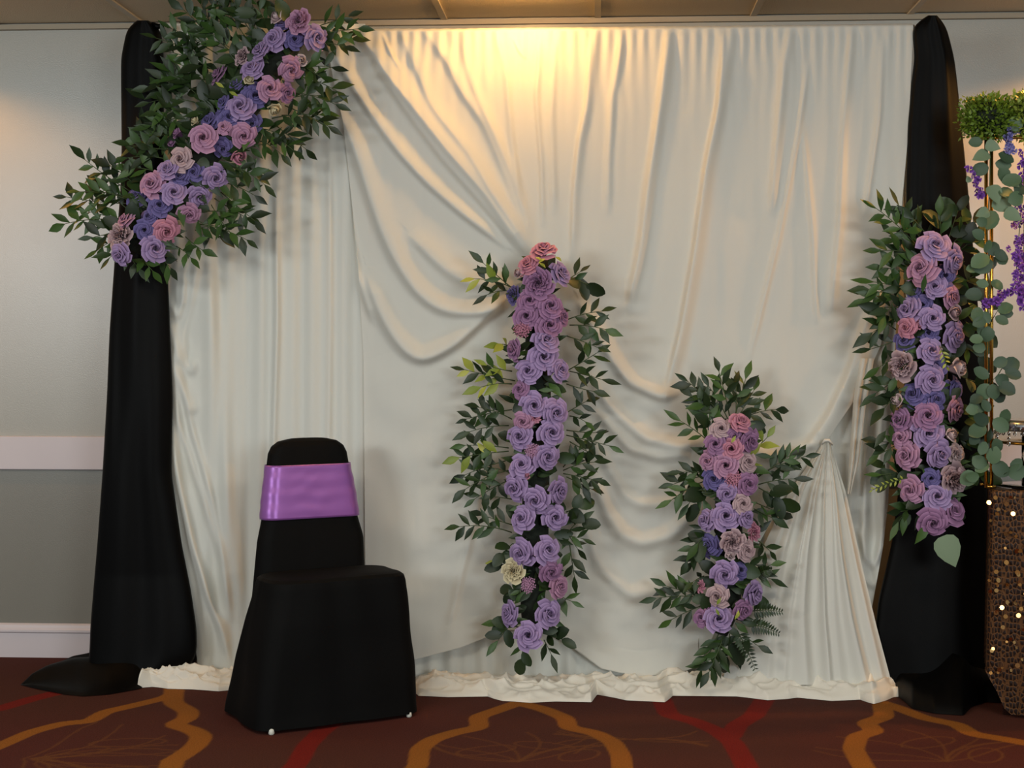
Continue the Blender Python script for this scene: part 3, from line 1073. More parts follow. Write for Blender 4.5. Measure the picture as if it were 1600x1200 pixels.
def rose_meshes(key, variant):
    r = random.Random(variant * 31 + ord(key))
    m = PET[key]
    pat = [spiral(2.0 + r.random() * .5)]
    for n, r1, z1, curl, ph in ((3, .30, .62, .05, 0), (3, .44, .56, .07, 1), (4, .60, .45, .10, 2), (5, .80, .28, .13, 1.3)):
        p0 = r.random() * 6
        for k in range(n):
            th = p0 + 2 * PI * k / n + r.uniform(-.12, .12)
            pat.append(petal_patch(th, PI / n * 1.18, .06, -.40, r1 * r.uniform(.94, 1.06), z1 * r.uniform(.94, 1.06), curl * r.uniform(.7, 1.3), n=6, mtt=6))
    inner = build(pat, 'rose', m)
    outer = build([petal_patch(0, PI / 5 * 1.12, .08, -.45, .98, .06, .14, n=7, mtt=6)], 'petal', m)
    return inner, outer


def peony_meshes(key, variant):
    r = random.Random(variant * 17 + ord(key))
    m = PET[key]
    pat = []
    for ring, (n, r1, z1) in enumerate(((5, .16, .66), (7, .30, .66), (8, .45, .60), (9, .60, .50), (9, .76, .36))):
        for k in range(n):
            th = 2 * PI * k / n + r.uniform(-.3, .3)
            pat.append(petal_patch(th, PI / n * 1.3, .04, -.25, r1 * r.uniform(.85, 1.15), z1 * r.uniform(.9, 1.1), -.03 * r.random(), n=5, mtt=5, ruff=.05))
    inner = build(pat, 'peony', m)
    outer = build([petal_patch(0, PI / 6 * 1.4, .08, -.3, .98, .16, .05, n=6, mtt=5, ruff=.04)], 'petal', m)
    return inner, outer


def bud_meshes(key, variant):
    m = PET[key]
    pat = [spiral(1.6, 20, .14, .95)]
    for n, r1, z1 in ((3, .30, .95), (3, .48, .90)):
        for k in range(n):
            th = 2 * PI * k / n + n + r1 * 5
            vs, fs, ti = petal_patch(th, PI / n * 1.3, .22, -.5, r1, z1, -.10, n=6, mtt=6)
            vs2 = []
            for (x, y, z) in vs:       # belly of the bud
                bel = 1 + .55 * math.sin(PI * min(1, max(0, (z + .5) / 1.5)))
                vs2.append((x * bel, y * bel, z))
            pat.append((vs2, fs, ti))
    inner = build(pat, 'rosebud', m)
    outer = build([petal_patch(0, PI / 3 * 1.1, .2, -.5, .80, .55, .05, n=6, mtt=6)], 'petal', m)
    return inner, outer


def daisy_meshes(key, variant):
    m = PET[key]
    pat = []
    r = random.Random(variant)
    for ring, (n, r1, z1) in enumerate(((6, .35, .45), (9, .6, .38), (11, .82, .22))):
        for k in range(n):
            th = 2 * PI * k / n + ring * .3 + r.uniform(-.1, .1)
            pat.append(petal_patch(th, PI / n * .95, .05, -.1, r1, z1, .02, n=4, mtt=5))
    inner = build(pat, 'daisy', m)
    outer = build([petal_patch(0, PI / 9, .05, -.15, 1.0, .10, .05, n=4, mtt=5)], 'petal', m)
    return inner, outer


def cluster_meshes(key, variant):
    m = PET[key]
    r = random.Random(variant + 5)
    pat = []
    for k in range(26):
        a, rr = k * 2.4, math.sqrt(k / 26) * .85
        cx_, cy_, cz_ = rr * math.cos(a), rr * math.sin(a), .45 * (1 - rr * rr)
        for q in range(4):
            vs, fs, ti = petal_patch(q * PI / 2 + k, .62, .02, 0, .2, .05, .02, n=3, mtt=3)
            pat.append(([(x + cx_, y + cy_, z + cz_) for x, y, z in vs], fs, [min(1, t + .2) for t in ti]))
    return build(pat, 'floret_cluster', m), None


FLC = {}
KIND = {'r': rose_meshes, 'y': peony_meshes, 'u': bud_meshes, 'd': daisy_meshes, 'h': cluster_meshes}
NAMES = {'r': 'rose', 'y': 'peony', 'u': 'rosebud', 'd': 'daisy', 'h': 'floret_cluster'}
COLN = {'l': 'lavender', 'k': 'pink lilac', 'b': 'blue violet', 'm': 'mauve', 'd': 'dusty pink', 'c': 'cream', 'w': 'pale blush', 'p': 'pink'}
NOUT = {'r': 5, 'y': 6, 'u': 3, 'd': 9, 'h': 0}


def flower(root, px_, py_, r_px, key, kind, Y, facing):
    var = random.randrange(3)
    if (kind, key, var) not in FLC:
        FLC[(kind, key, var)] = KIND[kind](key, var)
    inner, outer = FLC[(kind, key, var)]
    c = P(px_, py_, Y)
    sc = r_px * (c.y - CAM.y) / F * 1.03
    o = link(NAMES[kind], inner, root)
    z = Vector(facing).normalized()
    q = z.to_track_quat('Z', 'Y')
    spin = random.uniform(0, 2 * PI)
    o.rotation_mode = 'QUATERNION'
    o.rotation_quaternion = q @ Matrix.Rotation(spin, 3, 'Z').to_quaternion()
    o.scale = (sc, sc, sc * random.uniform(.85, 1.1))
    o.location = c - root.location
    o['label'] = COLN[key] + ' ' + NAMES[kind].replace('_', ' ')
    n = NOUT[kind]
    for k in range(n):
        p = link('petal', outer, o)
        p.rotation_euler = (random.uniform(-.10, .10), random.uniform(-.10, .10), 2 * PI * (k + random.uniform(-.12, .12)) / n)
        s = random.uniform(.93, 1.07)
        p.scale = (s, s, random.uniform(.8, 1.3))
    return o


def leafmesh(name, w, m, shape='lance', curve=.12):
    vs, fs = [], []
    if shape == 'lance':
        prof = [(0, .04), (.15, .45), (.35, .95), (.55, 1.0), (.78, .52), (.92, .17), (1, .01)]
    elif shape == 'round':
        prof = [(0, .08), (.10, .55), (.28, .92), (.52, 1.0), (.76, .85), (.92, .45), (1, .05)]
    elif shape == 'heart':
        prof = [(0, .35), (.08, .80), (.25, 1.0), (.48, .93), (.72, .60), (.90, .22), (1, .01)]
    for t, ww in prof:
        z = -curve * t * t + curve * .4 * t
        vs += [(-ww * w, t, z - .10 * ww * w * 0 + .22 * ww * w), (0, t, z), (ww * w, t, z + .22 * ww * w)]
    for i in range(len(prof) - 1):
        a = i * 3
        fs += [(a, a + 1, a + 4, a + 3), (a + 1, a + 2, a + 5, a + 4)]
    return mesh(name, vs, fs, m)


LM = {
    'd': [leafmesh('leaf', w, M['leaf_dark'], 'lance', c) for w, c in ((.17, .15), (.20, .25), (.15, -.1))],
    'g': [leafmesh('leaf', w, M['leaf_mid'], 'lance', c) for w, c in ((.17, .15), (.20, .25), (.15, -.1))],
    'y': [leafmesh('leaf', w, M['leaf_lime'], 'lance', c) for w, c in ((.17, .15), (.20, .2))],
    'e': [leafmesh('leaf', w, M['leaf_euca'], 'round', c) for w, c in ((.40, .15), (.44, .25), (.36, -.1))],
    'D': [leafmesh('leaf', w, M['leaf_dark'], 'round', c) for w, c in ((.28, .15), (.33, .25))],
    'G': [leafmesh('leaf', .40, M['leaf_grey'], 'heart', .10)],
}


def orient(d, n):
    d = d.normalized()
    n = (n - d * n.dot(d)).normalized()
    x = d.cross(n)
    return Matrix((x, d, n)).transposed()


def put_leaf(parent, origin, base, d, n, length, key):
    me = random.choice(LM[key])
    o = link('leaf', me, parent)
    o.rotation_mode = 'QUATERNION'
    o.rotation_quaternion = orient(d, n).to_quaternion()
    o.scale = (length, length, length)
    o.location = base - origin
    return o


def sprig(root, base, tip, Y0, Y1, nl, llen, key='d', sag=0.12, mix=None, name='leafy_sprig', ang=48):
    """base, tip: image places; depth runs Y0 -> Y1; leaves alternate along the stem"""
    A_, B_ = P(*base, Y0), P(*tip, Y1)
    mid = (A_ + B_) / 2 + Vector((0, 0, (B_ - A_).length * sag)) + Vector((0, -0.015, 0))
    pts = []
    for i in range(7):
        t = i / 6
        pts.append(A_ * (1 - t) ** 2 + mid * 2 * t * (1 - t) + B_ * t * t)
    vs, fs = tube([p - A_ for p in pts], [.0022 - .0012 * i / 6 for i in range(7)], 4)
    st_ = link(name, mesh(name, vs, fs, M['stem']), root)
    st_.location = A_ - root.location
    for k in range(nl):
        t = 0.22 + 0.70 * k / max(1, nl - 1)
        p = A_ * (1 - t) ** 2 + mid * 2 * t * (1 - t) + B_ * t * t
        tg = ((mid - A_) * (1 - t) + (B_ - mid) * t).normalized()
        side = 1 if k % 2 else -1
        an = math.radians(ang + random.uniform(-14, 14)) * side
        if k == nl - 1:
            an = random.uniform(-.2, .2)
        rot = Matrix.Rotation(an, 3, Vector((0, -1, 0)))
        d = rot @ tg
        d.y += random.uniform(-.35, .2)
        n = Vector((random.uniform(-.6, .6), -1, random.uniform(-.1, .9)))
        kk = key
        if mix and random.random() < mix[1]:
            kk = mix[0]
        put_leaf(st_, A_, p, d, n, llen * random.uniform(.85, 1.25), kk)
    return st_


def fern(root, base, tip, Y0, Y1, n=11, width=.035):
    A_, B_ = P(*base, Y0), P(*tip, Y1)
    vs, fs = tube([Vector((0, 0, 0)), (B_ - A_) * .5 + Vector((0, -.01, .008)), B_ - A_], [.002, .0016, .0008], 4)
    st_ = link('fern_frond', mesh('fern_frond', vs, fs, M['stem']), root)
    st_.location = A_ - root.location
    tg = (B_ - A_).normalized()
    for k in range(n):
        t = .12 + .86 * k / (n - 1)
        p = A_ + (B_ - A_) * t + Vector((0, -.01, .008)) * (1 - abs(2 * t - 1))
        for side in (-1, 1):
            d = Matrix.Rotation(math.radians(68) * side, 3, Vector((0, -1, 0))) @ tg
            put_leaf(st_, A_, p, d, Vector((random.uniform(-.3, .3), -1, random.uniform(0, .6))), width * (1.05 - .7 * t ** 1.5), 'd')


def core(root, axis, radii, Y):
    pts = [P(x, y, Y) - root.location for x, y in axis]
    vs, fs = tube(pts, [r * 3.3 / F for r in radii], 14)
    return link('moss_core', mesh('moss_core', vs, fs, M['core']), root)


def filler(root, axis, n, spread, Y0, Y1, llen, keys='dddDDg', excl=None):
    """single leaves tucked between the flowers"""
    q = resample(axis, 200)
    for k in range(n):
        i = random.randrange(5, 195)
        tx, ty = q[i + 4] - q[i - 4]
        L_ = math.hypot(tx, ty)
        nx, ny = -ty / L_, tx / L_
        off = random.gauss(0, .55) * spread
        off = max(-1.35 * spread, min(1.35 * spread, off))
        x, y = q[i][0] + nx * off, q[i][1] + ny * off
        t = abs(off) / (1.35 * spread)
        Y = Y0 + (Y1 - Y0) * (1 - t * t) + random.uniform(-.012, .012)
        b = P(x, y, Y)
        sgn = 1 if off > 0 else -1
        d = Vector((nx * sgn + random.uniform(-.9, .9), random.uniform(-.22, .12), -ny * sgn + random.uniform(-.9, .9)))
        nrm = Vector((random.uniform(-.5, .5), -1, random.uniform(-.1, .8)))
        put_leaf(root, root.location, b, d, nrm, llen * random.uniform(.75, 1.25), random.choice(keys))


def arrangement(name, label, cat, axis, radii, Yc, flowers, base_px):
    root = empty(name, P(base_px[0], base_px[1], Yc + 0.05))
    tag(root, label, cat)
    core(root, axis, radii, Yc)
    q = resample(axis, 100)
    for f in flowers:
        x, y, r, key = f[:4]
        kind = f[4] if len(f) > 4 else 'r'
        i = int(np.argmin((q[:, 0] - x) ** 2 + (q[:, 1] - y) ** 2))
        ox, oy = x - q[i][0], y - q[i][1]
        k = 1 / 55.0
        tilt = f[5] if len(f) > 5 else (0, 0)
        fc = Vector((ox * k + random.uniform(-.28, .28) + tilt[0], -1, -oy * k + random.uniform(-.2, .3) + tilt[1]))
        d = math.hypot(ox, oy)
        Y = Yc - 0.105 + 0.055 * min(1, (d / 45) ** 2) + random.uniform(-.01, .01) + (0.025 if key == 'b' else 0)
        flower(root, x, y, r, key, kind, Y, fc)
    return root


# ---- garland across the upper left corner
cor_f = [(436, 30, 15, 'w', 'u', (-.2, .3)), (467, 34, 20, 'k', 'y'), (429, 62, 18, 'l', 'r', (.2, -.2)), (460, 62, 15, 'b'), (494, 59, 19, 'l', 'r', (.3, 0)), (406, 79, 17, 'l', 'r', (-.5, .2)), (379, 89, 15, 'd', 'y'),
         (469, 95, 11, 'w', 'u', (.3, .3)), (454, 107, 18, 'k', 'r', (0, -.2)), (394, 107, 18, 'l'), (341, 117, 16, 'm', 'r', (-.4, .5)), (369, 132, 15, 'b'), (390, 127, 10, 'c', 'u', (0, .3)), (421, 138, 17, 'k'), (447, 145, 15, 'm', 'r', (.4, 0)),
         (399, 150, 18, 'b'), (428, 168, 13, 'c', 'u', (.1, -.4)), (348, 161, 13, 'b', 'r', (-.4, .2)), (376, 168, 20, 'l'), (327, 190, 17, 'b'), (307, 191, 9, 'c', 'u', (-.5, .2)), (360, 184, 17, 'b'), (393, 192, 14, 'b'),
         (350, 199, 11, 'k'), (381, 211, 18, 'k'), (318, 216, 20, 'k'), (280, 210, 11, 'm', 'u', (-.4, .3)), (269, 226, 7, 'm', 'u'), (348, 231, 14, 'b'), (370, 245, 15, 'p', 'u', (.1, .2)), (284, 249, 18, 'd'), (262, 265, 16, 'l', 'r', (0, .3)),
         (282, 276, 14, 'b'), (304, 270, 14, 'b'), (336, 277, 18, 'l'), (238, 288, 19, 'k'), (214, 308, 17, 'b'), (271, 301, 18, 'l'), (249, 321, 17, 'b'), (312, 306, 17, 'l', 'r', (.2, -.1)), (296, 334, 16, 'k'), (234, 339, 14, 'b'),
         (226, 359, 14, 'b'), (260, 360, 19, 'p'), (197, 344, 16, 'k', 'r', (-.3, .5)), (189, 369, 22, 'd', 'y'), (241, 388, 20, 'l'), (189, 398, 17, 'l', 'r', (-.3, -.5)), (440, 36, 12, 'b')]
ax = [(475, 40), (430, 95), (390, 150), (345, 205), (290, 270), (240, 330), (205, 390)]
YG = -0.53
g = arrangement('corner_garland', 'diagonal garland of lavender, pink and blue roses across the upper left corner of the drapes', 'flower garland', ax, [26, 40, 46, 48, 46, 46, 26], YG, cor_f, (340, 215))
S_ = [((335, 70), (283, 12)), ((340, 85), (262, 42)), ((330, 95), (238, 58)), ((335, 110), (258, 80)), ((325, 125), (250, 128)), ((315, 140), (232, 138)), ((305, 160), (228, 162)), ((300, 180), (232, 198)), ((290, 200), (214, 216)),
      ((385, 60), (338, -2)), ((405, 50), (362, 2)), ((420, 45), (396, -6)), ((440, 30), (426, -8)), ((365, 85), (300, 22)), ((350, 75), (292, 58)), ((310, 150), (262, 110)), ((295, 175), (245, 178)), ((275, 235), (198, 226)), ((265, 250), (194, 248)),
      ((250, 270), (200, 262)), ((340, 60), (312, 4)), ((360, 60), (322, 30)), ((330, 140), (280, 100)), ((320, 170), (262, 205)), ((400, 60), (372, 20)), ((380, 90), (330, 50)), ((300, 215), (250, 220)),
      ((215, 305), (126, 244)), ((220, 298), (170, 258)), ((205, 318), (96, 306)), ((210, 310), (118, 300)), ((205, 330), (148, 282)), ((195, 345), (94, 352)), ((200, 345), (128, 328)), ((190, 365), (142, 372)), ((195, 380), (170, 404)), ((195, 365), (150, 392)), ((215, 320), (160, 300)),
      ((480, 55), (566, 44)), ((485, 45), (548, 24)), ((490, 65), (540, 74)), ((495, 60), (552, 62)), ((465, 110), (522, 106)), ((465, 120), (532, 146)), ((455, 145), (530, 166)), ((445, 165), (518, 200)), ((440, 180), (498, 190)),
      ((430, 195), (482, 236)), ((425, 185), (505, 180)), ((405, 220), (442, 244)), ((415, 210), (462, 238)), ((460, 95), (505, 122)), ((440, 160), (500, 150)), ((400, 200), (452, 218)),
      ((355, 255), (418, 292)), ((365, 270), (412, 270)), ((350, 285), (402, 308)), ((345, 300), (402, 348)), ((335, 310), (388, 342)), ((310, 350), (392, 378)), ((305, 360), (352, 352)), ((330, 320), (362, 366)), ((325, 330), (358, 330)),
      ((290, 370), (318, 392)), ((275, 385), (300, 405)), ((250, 400), (268, 420)), ((220, 400), (240, 425)), ((200, 395), (216, 420)), ((380, 235), (432, 222)), ((300, 340), (345, 372))]
for i, (a, b) in enumerate(S_):
    ln = math.hypot(b[0] - a[0], b[1] - a[1])
    yt = YG + 0.02 - random.uniform(.02, .10)
    key = 'g' if random.random() < .35 else 'd'
    sprig(g, a, b, YG - 0.02, yt, max(4, int(ln / 10)), .068, key, sag=random.uniform(-.06, .16), mix=('g', .25))
filler(g, ax, 170, 52, YG - .01, YG - .06, .075)
ax2 = [(420, 30), (350, 70), (310, 130), (270, 200), (235, 250)]
filler(g, ax2, 120, 44, YG + .0, YG - .05, .08, 'dddddgD')
for (x, y, dx, dy) in ((350, 137, -.6, .4), (358, 143, 1, -.5)):
    put_leaf(g, g.location, P(x, y, YG - .14), Vector((dx, -.1, dy)), Vector((0, -1, .3)), .038, 'y')

# ---- tall column in the middle
cen_f = [(850, 392, 19, 'p', 'r', (0, 1.1)), (825, 414, 17, 'p', 'r', (-.5, .7)), (876, 427, 18, 'l', 'r', (.5, .5)), (813, 428, 11, 'd', 'u', (-.5, .4)), (842, 443, 23, 'm', 'y'), (803, 461, 15, 'b', 'y', (-.6, 0)), (828, 470, 17, 'm'), (859, 479, 18, 'm'), (823, 493, 18, 'm'),
         (878, 495, 14, 'm', 'r', (.6, 0)), (857, 509, 19, 'm', 'r', (0, .3)), (817, 514, 15, 'p', 'h'), (853, 533, 19, 'l', 'r', (0, .5)), (803, 547, 16, 'm', 'r', (-.4, 0)), (849, 558, 20, 'l', 'r', (0, .2)), (826, 580, 18, 'l'), (874, 578, 17, 'l', 'r', (.4, .2)), (814, 609, 14, 'm'),
         (834, 633, 19, 'l'), (868, 645, 19, 'l'), (818, 658, 15, 'k'), (836, 653, 9, 'p', 'd'), (814, 682, 19, 'l'), (861, 676, 19, 'l'), (854, 713, 19, 'l'), (816, 727, 18, 'l'), (832, 704, 12, 'k', 'h'), (824, 743, 7, 'p', 'u'),
         (806, 762, 19, 'l'), (873, 767, 18, 'l', 'r', (.4, 0)), (838, 781, 19, 'l'), (817, 811, 18, 'l'), (867, 808, 18, 'l'), (816, 864, 20, 'l'), (855, 859, 20, 'l'), (803, 893, 18, 'c', 'y'), (860, 892, 17, 'm'), (872, 916, 17, 'k', 'r', (.3, 0)), (826, 914, 13, 'k', 'h'),
         (796, 959, 18, 'l', 'r', (-.4, 0)), (856, 959, 19, 'l'), (826, 993, 20, 'l')]
ax = [(850, 400), (842, 480), (840, 600), (838, 720), (836, 840), (832, 950), (828, 1005)]
YG = -0.545
g = arrangement('flower_column', 'tallest upright column of lavender roses, pinned at the middle of the white swag', 'flower garland', ax, [20, 34, 36, 36, 36, 32, 16], YG, cen_f, (838, 700))
S_ = [((805, 452), (737, 436), 'd', ('y', .2)), ((800, 450), (752, 408), 'd', None), ((800, 455), (758, 462), 'd', None), ((795, 540), (780, 538), 'y', None), ((805, 595), (720, 576), 'y', ('d', .4)), ((800, 600), (748, 606), 'y', ('d', .3)), ((800, 580), (758, 570), 'y', None),
      ((800, 640), (724, 656), 'd', None), ((800, 655), (745, 636), 'd', None), ((795, 665), (730, 676), 'd', None), ((795, 705), (712, 716), 'd', ('y', .35)), ((795, 700), (722, 696), 'd', None), ((790, 720), (722, 744), 'd', None), ((795, 735), (722, 768), 'd', None),
      ((795, 750), (738, 782), 'd', None), ((800, 740), (755, 730), 'd', None), ((800, 780), (768, 776), 'd', None), ((800, 832), (712, 824), 'd', None), ((800, 820), (752, 804), 'd', None), ((800, 850), (784, 866), 'D', None), ((795, 885), (778, 880), 'D', ('y', .4)),
      ((805, 970), (776, 1004), 'D', None), ((810, 980), (780, 974), 'D', None), ((820, 1000), (814, 1032), 'D', None), ((815, 930), (800, 925), 'D', None),
      ((880, 435), (920, 446), 'D', None), ((885, 440), (908, 424), 'd', None), ((885, 500), (944, 486), 'd', None), ((890, 508), (950, 516), 'd', None), ((885, 525), (938, 545), 'd', None), ((885, 580), (938, 548), 'd', None), ((890, 580), (944, 594), 'd', None),
      ((885, 600), (930, 612), 'd', None), ((885, 645), (918, 626), 'd', None), ((890, 650), (916, 660), 'd', None), ((885, 680), (957, 698), 'g', ('d', .6)), ((885, 672), (934, 676), 'd', None), ((890, 690), (930, 712), 'd', None), ((880, 735), (932, 722), 'd', None), ((880, 740), (936, 752), 'd', None),
      ((885, 745), (928, 766), 'd', None), ((880, 730), (906, 702), 'd', None), ((885, 835), (908, 812), 'd', None), ((885, 800), (906, 792), 'D', None), ((888, 838), (912, 842), 'd', None), ((890, 850), (898, 904), 'd', None), ((885, 830), (904, 860), 'd', None), ((870, 930), (894, 940), 'g', None),
      ((850, 990), (880, 1000), 'D', None), ((850, 1000), (862, 1024), 'd', None), ((830, 920), (846, 905), 'D', None)]
for a, b, key, mix in S_:
    ln = math.hypot(b[0] - a[0], b[1] - a[1])
    sprig(g, a, b, YG - .01, YG + .02 - random.uniform(0, .08), max(3, int(ln / 9.5)), .062, key, sag=random.uniform(-.05, .15), mix=mix or ('g', .2))
filler(g, ax, 190, 27, YG - .01, YG - .06, .064)
put_leaf(g, g.location, P(909, 819, YG - .04), Vector((1, -.1, .02)), Vector((0, -1, .4)), .068, 'D')
for (x, y) in ((852, 404), (843, 411), (868, 401), (836, 402)):
    put_leaf(g, g.location, P(x, y, YG - .16), Vector((random.uniform(-1, 1), -.4, -.3)), Vector((0, -.6, 1)), .034, 'y')

# ---- short column on the right of it
sho_f = [(1127, 670, 15, 'd'), (1156, 660, 16, 'p', 'r', (.1, .7)), (1171, 689, 17, 'm'), (1119, 694, 16, 'm'), (1143, 701, 17, 'p'), (1107, 720, 14, 'k'), (1134, 727, 18, 'k'), (1167, 722, 15, 'd'), (1117, 748, 17, 'b'), (1145, 748, 15, 'p', 'h'), (1167, 756, 17, 'm'), (1136, 770, 14, 'l'),
         (1160, 787, 14, 'd'), (1134, 806, 20, 'l'), (1104, 813, 16, 'l', 'r', (-.4, 0)), (1166, 808, 14, 'l'), (1178, 831, 14, 'p', 'd', (.4, .1)), (1145, 846, 18, 'd', 'y'), (1109, 852, 17, 'b'), (1165, 860, 15, 'd'), (1141, 866, 10, 'w', 'u'), (1133, 896, 19, 'l'), (1155, 891, 14, 'b'), (1178, 927, 19, 'l', 'r', (.2, 0)),
         (1094, 916, 10, 'p', 'd'), (1123, 931, 16, 'd'), (1162, 952, 15, 'm'), (1123, 967, 19, 'l'), (1098, 965, 14, 'm', 'r', (-.4, 0)), (1147, 680, 11, 'm')]
ax = [(1145, 655), (1140, 720), (1138, 800), (1140, 880), (1138, 950), (1125, 990)]
YG = -0.545
g = arrangement('flower_column', 'short low column of mauve and pink roses reaching the floor hem of the white swag', 'flower garland', ax, [22, 34, 36, 34, 32, 20], YG, sho_f, (1138, 820))
S_ = [((1140, 665), (1070, 592), 'd'), ((1132, 660), (1078, 618), 'd'), ((1140, 650), (1122, 576), 'd'), ((1148, 650), (1166, 588), 'd'), ((1150, 655), (1180, 606), 'd'), ((1158, 655), (1216, 640), 'd'), ((1115, 697), (1060, 656), 'g'), ((1115, 685), (1102, 640), 'D'), ((1140, 660), (1105, 600), 'd'), ((1150, 650), (1150, 600), 'd'),
      ((1105, 742), (1048, 758), 'd'), ((1108, 740), (1062, 738), 'd'), ((1100, 752), (1046, 784), 'g'), ((1105, 758), (1074, 790), 'g'), ((1105, 765), (1092, 790), 'D'), ((1100, 832), (1072, 880), 'd'), ((1105, 850), (1082, 880), 'd'), ((1105, 835), (1090, 850), 'D'), ((1105, 935), (1020, 936), 'd'), ((1105, 930), (1036, 914), 'd'),
      ((1100, 945), (1046, 970), 'd'), ((1100, 900), (1082, 910), 'd'), ((1180, 745), (1264, 712), 'd'), ((1185, 745), (1240, 708), 'd'), ((1185, 757), (1244, 748), 'd'), ((1185, 762), (1222, 782), 'D'), ((1180, 785), (1222, 802), 'd'), ((1178, 795), (1208, 810), 'd'), ((1185, 845), (1204, 862), 'd'), ((1178, 895), (1206, 882), 'd'),
      ((1180, 900), (1206, 905), 'd'), ((1180, 700), (1200, 682), 'y'), ((1160, 735), (1172, 712), 'y'), ((1125, 985), (1094, 1050), 'g'), ((1132, 990), (1106, 1054), 'd'), ((1130, 985), (1118, 1046), 'g'), ((1140, 990), (1136, 1030), 'D'), ((1150, 985), (1152, 1022), 'd'), ((1160, 990), (1186, 1010), 'd')]
for a, b, key in S_:
    ln = math.hypot(b[0] - a[0], b[1] - a[1])
    sprig(g, a, b, YG - .01, YG + .02 - random.uniform(0, .08), max(3, int(ln / 9)), .064 if key != 'D' else .08, key, sag=random.uniform(-.05, .15), mix=('g', .2) if key != 'y' else None)
for a, b in (((1172, 955), (1222, 956)), ((1170, 975), (1217, 990)), ((1152, 985), (1180, 1046)), ((1180, 900), (1206, 890))):
    fern(g, a, b, YG - .02, YG - .05, 11, .036)
filler(g, ax, 130, 30, YG - .01, YG - .06, .064)
for x, y in ((1120, 945), (1124, 962), (1148, 968), (1143, 692), (1152, 966)):
    put_leaf(g, g.location, P(x, y, YG - .165), Vector((random.uniform(-.6, .6), -.2, 1)), Vector((0, -1, .3)), .030, 'y')

# ---- hanging column on the right-hand black drape
rig_f = [(1460, 385, 23, 'l', 'r', (0, .3)), (1489, 407, 20, 'l', 'r', (.3, 0)), (1441, 420, 23, 'k', 'r', (-.2, .2)), (1475, 432, 16, 'b'), (1461, 448, 16, 'l'), (1487, 464, 16, 'k'), (1442, 476, 14, 'b'), (1419, 485, 20, 'l', 'r', (-.3, .2)), (1457, 497, 17, 'l'), (1487, 488, 14, 'd', 'u'), (1418, 512, 15, 'p'),
         (1437, 507, 9, 'p', 'u'), (1451, 521, 14, 'b'), (1491, 525, 20, 'l', 'r', (.2, 0)), (1414, 532, 15, 'b'), (1454, 548, 17, 'l'), (1411, 572, 22, 'd', 'y', (-.3, 0)), (1461, 573, 16, 'b'), (1491, 575, 17, 'w', 'u', (.5, .2)), (1455, 593, 21, 'l'), (1491, 609, 17, 'b'), (1429, 616, 19, 'b', 'r', (-.2, .2)), (1461, 624, 16, 'b'), (1405, 628, 13, 'w', 'u', (-.4, .2)),
         (1493, 640, 18, 'k', 'r', (.3, 0)), (1450, 650, 20, 'm'), (1407, 657, 18, 'm', 'r', (-.3, 0)), (1409, 684, 15, 'k'), (1450, 677, 21, 'l'), (1483, 680, 13, 'w', 'u', (.3, 0)), (1467, 709, 20, 'l'), (1418, 713, 19, 'k', 'r', (-.2, 0)), (1493, 708, 14, 'w', 'y'), (1489, 747, 23, 'd', 'y'), (1455, 747, 13, 'b'),
         (1424, 765, 19, 'k'), (1464, 776, 19, 'l'), (1487, 799, 20, 'm'), (1458, 815, 21, 'm', 'r', (0, -.2)), (1428, 455, 12, 'b')]
ax = [(1468, 375), (1460, 450), (1452, 530), (1450, 620), (1452, 700), (1460, 780), (1466, 815)]
YG = -0.575
g = arrangement('flower_column', 'hanging column of lavender and blue roses on the right-hand black drape', 'flower garland', ax, [22, 42, 48, 48, 44, 36, 18], YG, rig_f, (1458, 600))
S_ = [((1442, 395), (1364, 322), 'g'), ((1435, 385), (1402, 318), 'd'), ((1435, 400), (1372, 392), 'g'), ((1425, 410), (1392, 364), 'd'), ((1425, 430), (1376, 418), 'g'), ((1415, 445), (1350, 470), 'g'), ((1415, 450), (1362, 440), 'g'), ((1410, 470), (1358, 455), 'd'), ((1405, 500), (1360, 522), 'd'), ((1405, 530), (1358, 546), 'd'),
      ((1400, 515), (1368, 492), 'd'), ((1405, 560), (1372, 575), 'd'), ((1405, 590), (1366, 616), 'g'), ((1405, 605), (1380, 640), 'd'), ((1405, 650), (1382, 676), 'd'), ((1405, 640), (1375, 600), 'd'), ((1410, 690), (1370, 712), 'd'), ((1410, 700), (1372, 690), 'd'), ((1410, 735), (1376, 742), 'D'), ((1415, 745), (1380, 730), 'D'), ((1425, 790), (1402, 818), 'g'), ((1430, 795), (1405, 800), 'd'),
      ((1480, 380), (1498, 326), 'D'), ((1485, 385), (1524, 345), 'D'), ((1495, 395), (1528, 366), 'D'), ((1470, 375), (1468, 335), 'D'), ((1455, 375), (1425, 340), 'd'), ((1440, 375), (1420, 355), 'd'), ((1505, 440), (1532, 425), 'D'), ((1505, 470), (1534, 470), 'D'), ((1505, 500), (1530, 520), 'D'), ((1505, 540), (1530, 560), 'D'), ((1505, 590), (1535, 600), 'D'), ((1505, 640), (1534, 650), 'D'), ((1505, 690), (1530, 690), 'D'), ((1505, 740), (1534, 745), 'D'), ((1505, 720), (1528, 715), 'D'),
      ((1415, 440), (1380, 500), 'd'), ((1420, 480), (1370, 480), 'd')]
for a, b, key in S_:
    ln = math.hypot(b[0] - a[0], b[1] - a[1])
    sprig(g, a, b, YG - .01, YG + .0 - random.uniform(0, .08), max(3, int(ln / 10)), .072 if key != 'D' else .075, key, sag=random.uniform(-.05, .15), mix=('g', .25))
filler(g, ax, 160, 42, YG - .01, YG - .06, .072, 'ddDDDgg')
sprig(g, (1425, 745), (1358, 768), YG - .06, YG - .08, 14, .018, 'y', sag=.08)
sprig(g, (1468, 540), (1480, 575), YG - .15, YG - .16, 8, .02, 'y', sag=.08)
